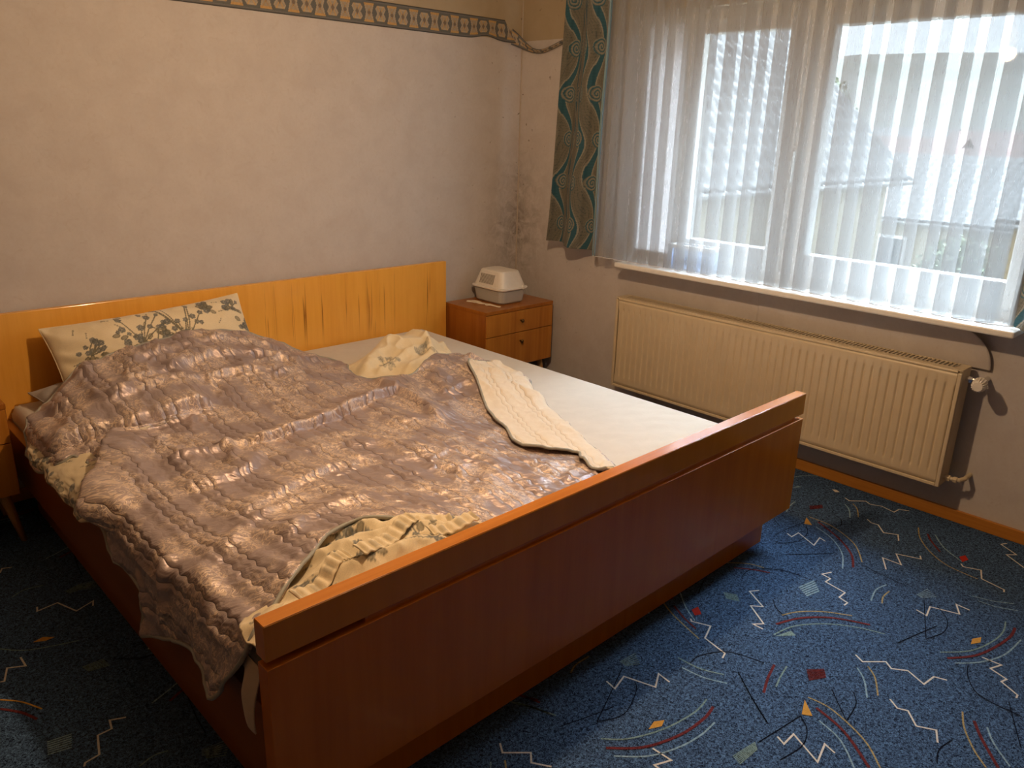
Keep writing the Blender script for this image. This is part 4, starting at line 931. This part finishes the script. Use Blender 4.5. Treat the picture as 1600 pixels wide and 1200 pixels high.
# --- the quilt -------------------------------------------------------------
EDGE_X, ROLL_R = -2.600, .070
CTRL = [(-2.43,-.36,.572),(-2.26,-.31,.602),(-2.06,-.28,.624),(-1.91,-.28,.616),(-1.81,-.29,.596),(-1.69,-.32,.548),(-1.58,-.38,.493),(-1.46,-.49,.455),
 (-2.60,-.42,.475),(-2.60,-.6,.475),(-2.6,-.85,.455),(-2.6,-1.1,.465),(-2.6,-1.4,.485),(-2.6,-1.7,.485),(-2.6,-1.95,.50),(-2.6,-2.06,.525),
 (-2.45,-.55,.545),(-2.25,-.52,.565),(-2.0,-.5,.565),(-1.8,-.5,.535),(-1.65,-.55,.495),
 (-2.45,-.82,.475),(-2.2,-.82,.485),(-1.95,-.8,.49),(-1.72,-.75,.495),(-1.58,-.75,.475),
 (-2.4,-1.2,.495),(-2.1,-1.2,.485),(-1.8,-1.2,.48),(-1.58,-1.1,.485),(-1.45,-1.08,.445),(-1.62,-1.3,.48),(-1.5,-1.3,.445),
 (-2.4,-1.6,.495),(-2.1,-1.6,.48),(-1.8,-1.6,.47),(-1.55,-1.55,.455),
 (-2.45,-1.93,.545),(-2.25,-1.85,.545),(-2.1,-1.98,.515),(-1.9,-2.02,.46),(-1.6,-1.98,.45),(-1.4,-1.9,.432),
 (-1.35,-.98,.485),(-1.27,-.87,.515),(-1.14,-.84,.505),(-1.2,-1.02,.50),(-1.05,-.93,.455),(-1.0,-1.08,.432),(-1.3,-1.25,.452),(-1.18,-1.4,.426),(-1.35,-1.6,.43)]
HTOP = tps(CTRL)
RIDGES = [  # polyline in cloth plan, half width, height, lean
 ([(-2.46,-1.10),(-2.34,-1.13),(-2.20,-1.10)], .018, .020, 0),
 ([(-2.30,-1.06),(-2.27,-1.16),(-2.33,-1.26)], .016, .018, 0),
 ([(-2.58,-1.74),(-2.42,-1.60),(-2.22,-1.56)], .024, .016, 0),
 ([(-2.20,-1.30),(-2.02,-1.28),(-1.86,-1.36)], .028, .010, 0),
 ([(-2.62,-1.62),(-2.70,-1.65),(-2.78,-1.66)], .018, .022, 0),
 ([(-2.64,-1.86),(-2.60,-1.72),(-2.52,-1.62)], .026, .014, 0),
 ([(-1.95,-1.86),(-1.76,-1.74),(-1.64,-1.55)], .040, .010, 0),
 ([(-1.30,-.88),(-1.36,-1.0),(-1.46,-1.22)], .030, .014, 0),
 ([(-1.12,-.83),(-1.04,-.95),(-1.00,-1.10)], .024, .022, 0),
 ([(-2.68,-.80),(-2.60,-.84),(-2.50,-.86)], .025, .014, 0),
]
CREASES = [  # polyline (high side on its left), width up, width down, height, lean over the low side
 ([(-2.116,-.734),(-2.216,-.742),(-2.307,-.752),(-2.417,-.752),(-2.512,-.725),(-2.60,-.715),(-2.687,-.74)], .17, .022, .044, .045),
 ([(-1.50,-.965),(-1.612,-.985),(-1.808,-1.035),(-2.005,-1.078),(-2.172,-1.102),(-2.27,-1.10)], .038, .016, .036, .030),
 ([(-2.70,-1.34),(-2.617,-1.142),(-2.542,-.983),(-2.481,-.845),(-2.44,-.76)], .085, .014, .046, .036),
 ([(-1.62,-1.34),(-1.575,-1.2),(-1.55,-1.05),(-1.545,-.93),(-1.53,-.80)], .07, .020, .034, .010),
 ([(-1.66,-.58),(-1.72,-.52),(-1.84,-.455),(-2.037,-.445),(-2.284,-.548),(-2.46,-.585)], .045, .018, .020, .010),
 ([(-1.77,-.625),(-1.955,-.582),(-2.15,-.595),(-2.386,-.65),(-2.56,-.66)], .035, .016, .014, .008),
 ([(-1.66,-.40),(-1.80,-.355),(-1.98,-.345),(-2.2,-.385),(-2.4,-.45)], .035, .018, .014, .006),
 ([(-2.20,-1.19),(-2.30,-1.30),(-2.42,-1.33),(-2.52,-1.30)], .05, .018, .020, .008),
 ([(-2.05,-1.40),(-2.20,-1.45),(-2.36,-1.52),(-2.50,-1.60)], .06, .020, .020, .008),
 ([(-2.16,-1.70),(-2.32,-1.70),(-2.46,-1.78)], .06, .022, .018, .008),
]
def warp(U, V, seed): return .0032*np.sin(V*2*PI/.046+3*vnoise(U*3, V*5, seed+40))+.012*fbm(U*2.5, V*3, seed+41)
def channels(x, period, gap):
    k = np.floor(x/period); f = x-k*period; inn = f < gap
    d = np.where(inn, np.minimum(f, gap-f), np.minimum(f-gap, period-f)); hw = np.where(inn, gap/2, (period-gap)/2); q = np.clip(d/hw, 0, 1)
    return k, inn, q, np.sqrt(np.clip(1-(1-q)**2, 0, 1))
def stitch(U, V, period=.118, gap=.034, seed=0, amp=1.0):
    """puffed channels between wavy stitch lines that run the length of the quilt"""
    k, inn, q, puff = channels(U+warp(U, V, seed), period, gap)
    cell = vnoise(k*3.7+inn*1.9, V*9+k*5.1, seed+42)
    puck = vnoise(V*17+k*5.3+inn*4+q*.5, k*3.3, seed+44)*np.clip(1.1-q*.6, 0, 1)
    return amp*(np.where(inn, .0028, .0062)*puff*(1+.4*cell)+.0026*puck*np.clip(q*4, 0, 1)-.003)
def quilt_disp(U, V):
    D = np.zeros(U.shape); SU = np.zeros(U.shape); SV = np.zeros(U.shape)
    for pl, w, h, lean in RIDGES:
        pl2 = catmull(pl, 5); d, s, al = seg_dist(U, V, [tuple(p) for p in pl2])
        fade = np.clip(np.minimum(al, 1-al)/.18, 0, 1); fade = fade*fade*(3-2*fade)
        D = D+h*np.exp(-(d/w)**2)*fade
    for pl, wh, wl, h, lean in CREASES:
        pa = np.array(pl); ch = pa[-1]-pa[0]; ch = ch/np.hypot(*ch); nl = np.array([ch[1], -ch[0]])    # right of the run = low side
        # the run is written so that its left is the high side
        d, s, al = seg_dist(U, V, [tuple(p) for p in catmull(pl, 6)])
        hi_ = s*HS > 0
        fade = np.clip(np.minimum(al, 1-al)/.16, 0, 1); fade = fade*fade*(3-2*fade)
        g = np.where(hi_, np.exp(-(d/wh)**2), np.exp(-(d/wl)**2))*fade
        D = D+h*g; gg = np.exp(-(d/(wl*2.2))**2)*fade*lean; SU = SU+nl[0]*gg*HS; SV = SV+nl[1]*gg*HS
    wu = U+.06*fbm(U*3, V*3, 21); wv = V+.06*fbm(U*3+9, V*3, 22)
    n1 = 1-np.abs(fbm(wu*5.0, wv*7.0, 23, 2))*2.2; n2 = 1-np.abs(fbm(wu*10+3, wv*13, 24, 2))*2.4
    amp = np.clip(.55+.9*fbm(U*2, V*2, 27), .15, 1.1)
    D = D+amp*(.020*np.clip(n1, 0, 1)**2+.010*np.clip(n2, 0, 1)**2)-.009+.008*fbm(U*4, V*4, 25)
    return D, SU, SV
HS = -1
def quilt_map(U, V, lift=0, fine=True):
    D, SU, SV = quilt_disp(U, V)
    if fine: D = D+stitch(U, V, seed=60)
    D = D+lift
    uc = np.maximum(U, EDGE_X); over = np.clip(EDGE_X-U, 0, None); th = np.clip(over/ROLL_R, 0, PI/2); down = np.clip(over-ROLL_R*PI/2, 0, None)
    ze = HTOP(uc, V)
    flare = .012*np.sin(V*9+1)+.018
    X = uc-ROLL_R*np.sin(th)-flare*np.clip(down/.15, 0, 1)
    Z = ze-ROLL_R*(1-np.cos(th))-down
    X = X-D*np.sin(th)+SU; Z = Z+D*np.cos(th); Y = V+SV
    Zmin = .412+lift                                 # rests on the sheet where it is thin
    Z = np.where(th <= 0, np.maximum(Z, Zmin), Z)
    X = np.where(th >= PI/2-.01, np.minimum(X, -2.668-lift), X)
    return np.stack([X, Y, Z], -1)
Q_OUT = [(-2.44,-.335),(-2.27,-.295),(-2.06,-.265),(-1.91,-.265),(-1.81,-.275),(-1.69,-.30),(-1.58,-.36),(-1.50,-.44),(-1.49,-.54),(-1.545,-.64),(-1.555,-.76),(-1.50,-.865),(-1.42,-.885),(-1.33,-.85),(-1.25,-.80),(-1.14,-.775),(-1.03,-.80),
 (-.985,-.87),(-1.00,-.98),(-.985,-1.09),(-1.00,-1.13),(-1.06,-1.20),(-1.145,-1.38),(-1.245,-1.60),(-1.36,-1.84),(-1.42,-1.97),(-1.6,-2.055),(-1.8,-2.07),(-2.0,-2.055),(-2.085,-2.02),(-2.15,-1.955),(-2.255,-1.855),(-2.36,-1.85),(-2.475,-1.925),(-2.58,-1.995),(-2.65,-2.04),(-2.70,-2.035),
 (-2.755,-1.985),(-2.815,-1.935),(-2.80,-1.88),(-2.785,-1.80),(-2.81,-1.70),(-2.845,-1.60),(-2.865,-1.525),(-2.80,-1.515),(-2.775,-1.45),(-2.77,-1.38),(-2.755,-1.31),(-2.715,-1.25),(-2.67,-1.19),(-2.635,-1.12),
 (-2.615,-1.03),(-2.600,-.93),(-2.610,-.84),(-2.645,-.83),(-2.69,-.79),(-2.715,-.73),(-2.745,-.67),(-2.755,-.61),(-2.735,-.56),(-2.69,-.52),(-2.63,-.45),(-2.55,-.385)]
def quilt():
    root = empty('quilt', (-1.9, -1.2, .41)); tag(root, 'rumpled mauve-grey satin quilt with a cream lining spread over the bed', 'quilt')
    inv = Matrix.Translation((1.9, 1.2, -.41))
    out = [tuple(p) for p in catmull(Q_OUT, 6, True)]
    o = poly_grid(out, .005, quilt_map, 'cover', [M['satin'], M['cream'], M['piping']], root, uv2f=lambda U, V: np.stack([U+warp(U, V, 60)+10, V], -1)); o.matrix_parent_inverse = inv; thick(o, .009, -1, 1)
    # piping round the rim
    pl = np.array(out); e = quilt_map(pl[:, 0][None], pl[:, 1][None], 0, False)[0]; e[:, 2] -= .003
    bm = bmesh.new(); tube_mesh(bm, [tuple(p) for p in e], .0048, 7, True); p = bm_obj('piping', bm, M['piping'], root, True); p.matrix_parent_inverse = inv
    # the turned-back side: lining up, folded along the right, free edge on the left
    fold = [(-1.00,-1.00),(-1.00,-1.10),(-1.06,-1.20),(-1.145,-1.38),(-1.245,-1.60),(-1.36,-1.84),(-1.42,-1.97)]
    free = [(-1.50,-1.985),(-1.485,-1.90),(-1.47,-1.82),(-1.415,-1.755),(-1.47,-1.71),(-1.535,-1.655),(-1.535,-1.59),(-1.50,-1.53),(-1.455,-1.46),(-1.42,-1.38),(-1.375,-1.285),(-1.30,-1.16),(-1.245,-1.06),(-1.20,-.975),(-1.14,-.945),(-1.07,-.955)]
    poly = fold+free; po = [tuple(p) for p in catmull(poly, 6, True)]
    fl = [tuple(p) for p in catmull(fold, 6)]; fr = [tuple(p) for p in catmull(free, 6)]
    def fmap(U, V):
        b = quilt_map(U, V, 0, False); d, _, al = seg_dist(U, V, fl); de, _, _ = seg_dist(U, V, fr)
        r = .028; rise = r*np.sqrt(np.clip(1-(1-np.clip(d/r, 0, 1))**2, 0, 1))
        st = stitch(d*1.0+.01, V, .088, .020, 80, .9)
        z = np.maximum(b[..., 2], .416)+rise*.62-.004+st*np.clip(d/.02, 0, 1)+.008*fbm(U*6, V*6, 90)+.003*np.exp(-(de/.022)**2)
        tail = np.clip((-1.62-V)/.3, 0, 1)*np.exp(-(de/.05)**2); z = z+.022*tail*np.sin((V+1.6)*22)**2
        z = np.maximum(z, b[..., 2]+.012*np.clip(d/.03, 0, 1))
        return np.stack([U, V, z], -1)
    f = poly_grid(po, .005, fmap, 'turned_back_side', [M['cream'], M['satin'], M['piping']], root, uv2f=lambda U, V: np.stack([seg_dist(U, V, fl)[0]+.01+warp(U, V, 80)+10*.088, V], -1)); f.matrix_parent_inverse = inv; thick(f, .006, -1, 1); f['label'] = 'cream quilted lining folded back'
    e = fmap(np.array([p[0] for p in fr])[None], np.array([p[1] for p in fr])[None])[0]; e[:, 2] -= .002
    bm = bmesh.new(); tube_mesh(bm, [tuple(q) for q in e], .0046, 7); p = bm_obj('piping', bm, M['piping'], root, True); p.matrix_parent_inverse = inv
quilt()

# --- flowered linen bunched under the quilt ----------------------------------
def linen():
    root = empty('flowered_linen', (-2.35, -1.6, .41)); tag(root, 'flowered cotton bed linen bunched out from under the quilt by the footboard', 'bed linen')
    inv = Matrix.Translation((2.35, 1.6, -.41))
    # bunch along the footboard
    poly = [(-2.655,-2.085),(-2.65,-1.99),(-2.55,-1.93),(-2.45,-1.86),(-2.33,-1.79),(-2.18,-1.79),(-2.05,-1.86),(-1.95,-1.96),(-1.93,-2.06),(-2.0,-2.09),(-2.1,-2.094),(-2.3,-2.094),(-2.5,-2.094),(-2.6,-2.094)]
    po = [tuple(p) for p in catmull(poly, 5, True)]
    base = tps([(-2.66,-2.06,.500),(-2.6,-2.0,.515),(-2.5,-2.05,.535),(-2.45,-1.95,.535),(-2.35,-2.06,.565),(-2.3,-1.9,.53),(-2.2,-2.05,.555),(-2.15,-1.9,.52),(-2.05,-2.06,.515),(-2.0,-1.98,.465),(-1.93,-2.06,.44),(-2.3,-1.8,.50),(-2.55,-1.93,.47)])
    def f(U, V):
        z = base(U, V); a = U*.95+V*.55
        z = z+.011*np.sin(V*62+4*fbm(U*5, V*4, 31)+U*26)*np.clip((2.62+U)/.1, .35, 1)+.009*fbm(U*14, V*14, 33)+.006*(1-np.abs(fbm(U*20, V*26, 34, 2))*2)
        return np.stack([U, V+.0*U, np.maximum(z, .41)], -1)
    cl = [(-2.52, -2.03, .6), (-2.40, -1.99, .7), (-2.24, -2.03, .8), (-2.12, -1.97, .6), (-2.33, -1.88, .6)]
    o = poly_grid(po, .004, f, 'foot_bunch', M['print'], root, colf=lambda U, V: floral(U, V, cl, seed=12)); o.matrix_parent_inverse = inv; thick(o, .003, -1)
    # gathered frill with button strip lying over the bunch
    for k, (pa, wd) in enumerate((([(-2.565,-2.055),(-2.50,-2.035),(-2.44,-2.00),(-2.40,-1.985)], .030), ([(-2.405,-2.030),(-2.34,-2.015),(-2.27,-1.985),(-2.215,-1.965)], .034), ([(-2.235,-2.045),(-2.17,-2.045),(-2.09,-2.03)], .030), ([(-2.24,-1.935),(-2.18,-1.95),(-2.11,-1.97)], .024))):
        ce = np.array(catmull([(*p, 0) for p in pa], 30)); n = len(ce); m = 9; P = np.zeros((n, m, 3)); Cc = np.zeros((n, m, 3))
        zc = f(ce[:, 0][None], ce[:, 1][None])[0][:, 2]; zc = np.convolve(np.pad(zc, 12, 'edge'), np.ones(25)/25, 'valid')
        dd = np.gradient(ce[:, :2], axis=0); dd /= np.linalg.norm(dd, axis=1)[:, None]; nr = np.stack([-dd[:, 1], dd[:, 0]], -1)
        for j in range(m):
            s = (j/(m-1)-.5)
            P[:, j, :2] = ce[:, :2]+nr*(s*wd)[..., None] if False else ce[:, :2]+nr*s*wd
            P[:, j, 2] = zc+.016+.010*s*(1)+.0035*np.sin(np.arange(n)*.62+k)*(1-abs(s))
            Cc[:, j] = COTTON*np.where(np.sin(np.arange(n)*.31+k)[:, None] > .35, .68 if abs(s) < .34 else .95, 1.0)
        g = grid('frill', P, M['print'], root, col=Cc); g.matrix_parent_inverse = inv; thick(g, .003, 0)
    # bulge hanging out at the side near the pillows
    nu, nv = 170, 70; U, V = np.meshgrid(np.linspace(0, 1, nu), np.linspace(0, 1, nv), indexing='ij')
    Y = -.60-.66*U; ztop = .460; zbot = np.interp(U, [0, .12, .3, .5, .62, .8, 1], [.40, .372, .362, .368, .350, .372, .42])
    Z = ztop+(zbot-ztop)*V; bul = np.sin(np.clip(V, 0, 1)*PI*.80)**.6
    X = -2.570-.117*bul-.012*np.sin(U*17+2*fbm(U*6, V*3, 51))*V-.008*fbm(U*9, V*5, 52)
    Z = Z-.008*fbm(U*10, V*4, 53)*V
    sc = 1; S = Y; T = Z*1.3+X
    g = grid('side_bulge', np.stack([X, Y, Z], -1), M['print'], root, col=floral(Y, (1-V)*.16, [(-.72, .08, .7), (-.86, .06, .8), (-1.0, .08, 1.0), (-1.1, .05, .9), (-1.18, .1, .6)], seed=14, base=COTTON*.92)); g.matrix_parent_inverse = inv; thick(g, .003, 0)
linen()
def hanging_sheet():
    nu, nv = 60, 80; U, V = np.meshgrid(np.linspace(0, 1, nu), np.linspace(0, 1, nv), indexing='ij')
    # y from the quilt corner to the footboard, hem falls in a wave
    zb = np.interp(U, [0, .2, .4, .55, .75, .88, 1], [.45, .44, .42, .40, .375, .335, .325]); zt = .455
    Y = -1.93-.158*U; Z = zt+(zb-zt)*V; X = -2.655-.018*np.sin(V*PI*.7)-.010*np.sin(U*8+1)*V-.004*V
    X = -2.650+(X+2.650)*np.clip((U-.45)/.3, 0, 1)
    o = grid('hanging_sheet', np.stack([X, Y, Z], -1), M['sheet']); thick(o, .003, 0)
    tag(o, 'beige sheet hem hanging down the bed side next to the footboard corner', 'sheet')
hanging_sheet()
# --- crumpled cream pillowcase on the bare half ---------------------------------
def crumple():
    poly = [(-1.56,-.56),(-1.50,-.46),(-1.38,-.40),(-1.22,-.355),(-1.06,-.36),(-.985,-.42),(-.955,-.51),(-.965,-.60),(-1.06,-.74),(-1.2,-.84),(-1.38,-.86),(-1.52,-.78),(-1.57,-.66)]
    po = [tuple(p) for p in catmull(poly, 6, True)]
    base = tps([(x, y, .408) for x, y in poly]+[(-1.15,-.5,.520),(-1.22,-.48,.515),(-1.06,-.50,.495),(-1.32,-.55,.470),(-1.45,-.6,.440),(-1.2,-.62,.475),(-1.05,-.60,.455),(-1.3,-.72,.45),(-1.15,-.72,.455)])
    def f(U, V):
        z = base(U, V); d, _, _ = seg_dist(U, V, po+[po[0]]); e = np.clip(d/.035, 0, 1); e = np.sqrt(np.clip(1-(1-e)**2, 0, 1))
        fo = 0
        for pl, w, h in (([(-1.45,-.62),(-1.3,-.50),(-1.2,-.44)], .03, .022), ([(-1.10,-.42),(-1.08,-.55),(-1.16,-.68)], .022, .026), ([(-1.42,-.68),(-1.25,-.63),(-1.1,-.62),(-1.0,-.56)], .018, .022), ([(-1.02,-.45),(-.98,-.52),(-1.0,-.6)], .02, .02), ([(-1.35,-.76),(-1.2,-.70),(-1.08,-.69)], .02, .018)):
            dd, _, _ = seg_dist(U, V, [tuple(p) for p in catmull(pl, 5)]); fo = fo+h*np.exp(-(dd/w)**2)
        n = 1-np.abs(fbm(U*7, V*7, 71, 2))*2
        z = .406+(np.maximum(z-.406, .008)+fo+.018*np.clip(n, 0, 1)**2+.006*fbm(U*22, V*22, 72))*e
        return np.stack([U, V, z], -1)
    o = poly_grid(po, .004, f, 'crumpled_pillowcase', M['print'], None, colf=lambda U, V: floral(U, V, [(-1.36, -.64, .6), (-1.17, -.66, .5)], seed=21, base=np.array([.80, .68, .47]), speck=False, k_=.45)); thick(o, .003, -1)
    tag(o, 'crumpled cream pillowcase heaped on the bare half of the mattress', 'pillowcase')
crumple()
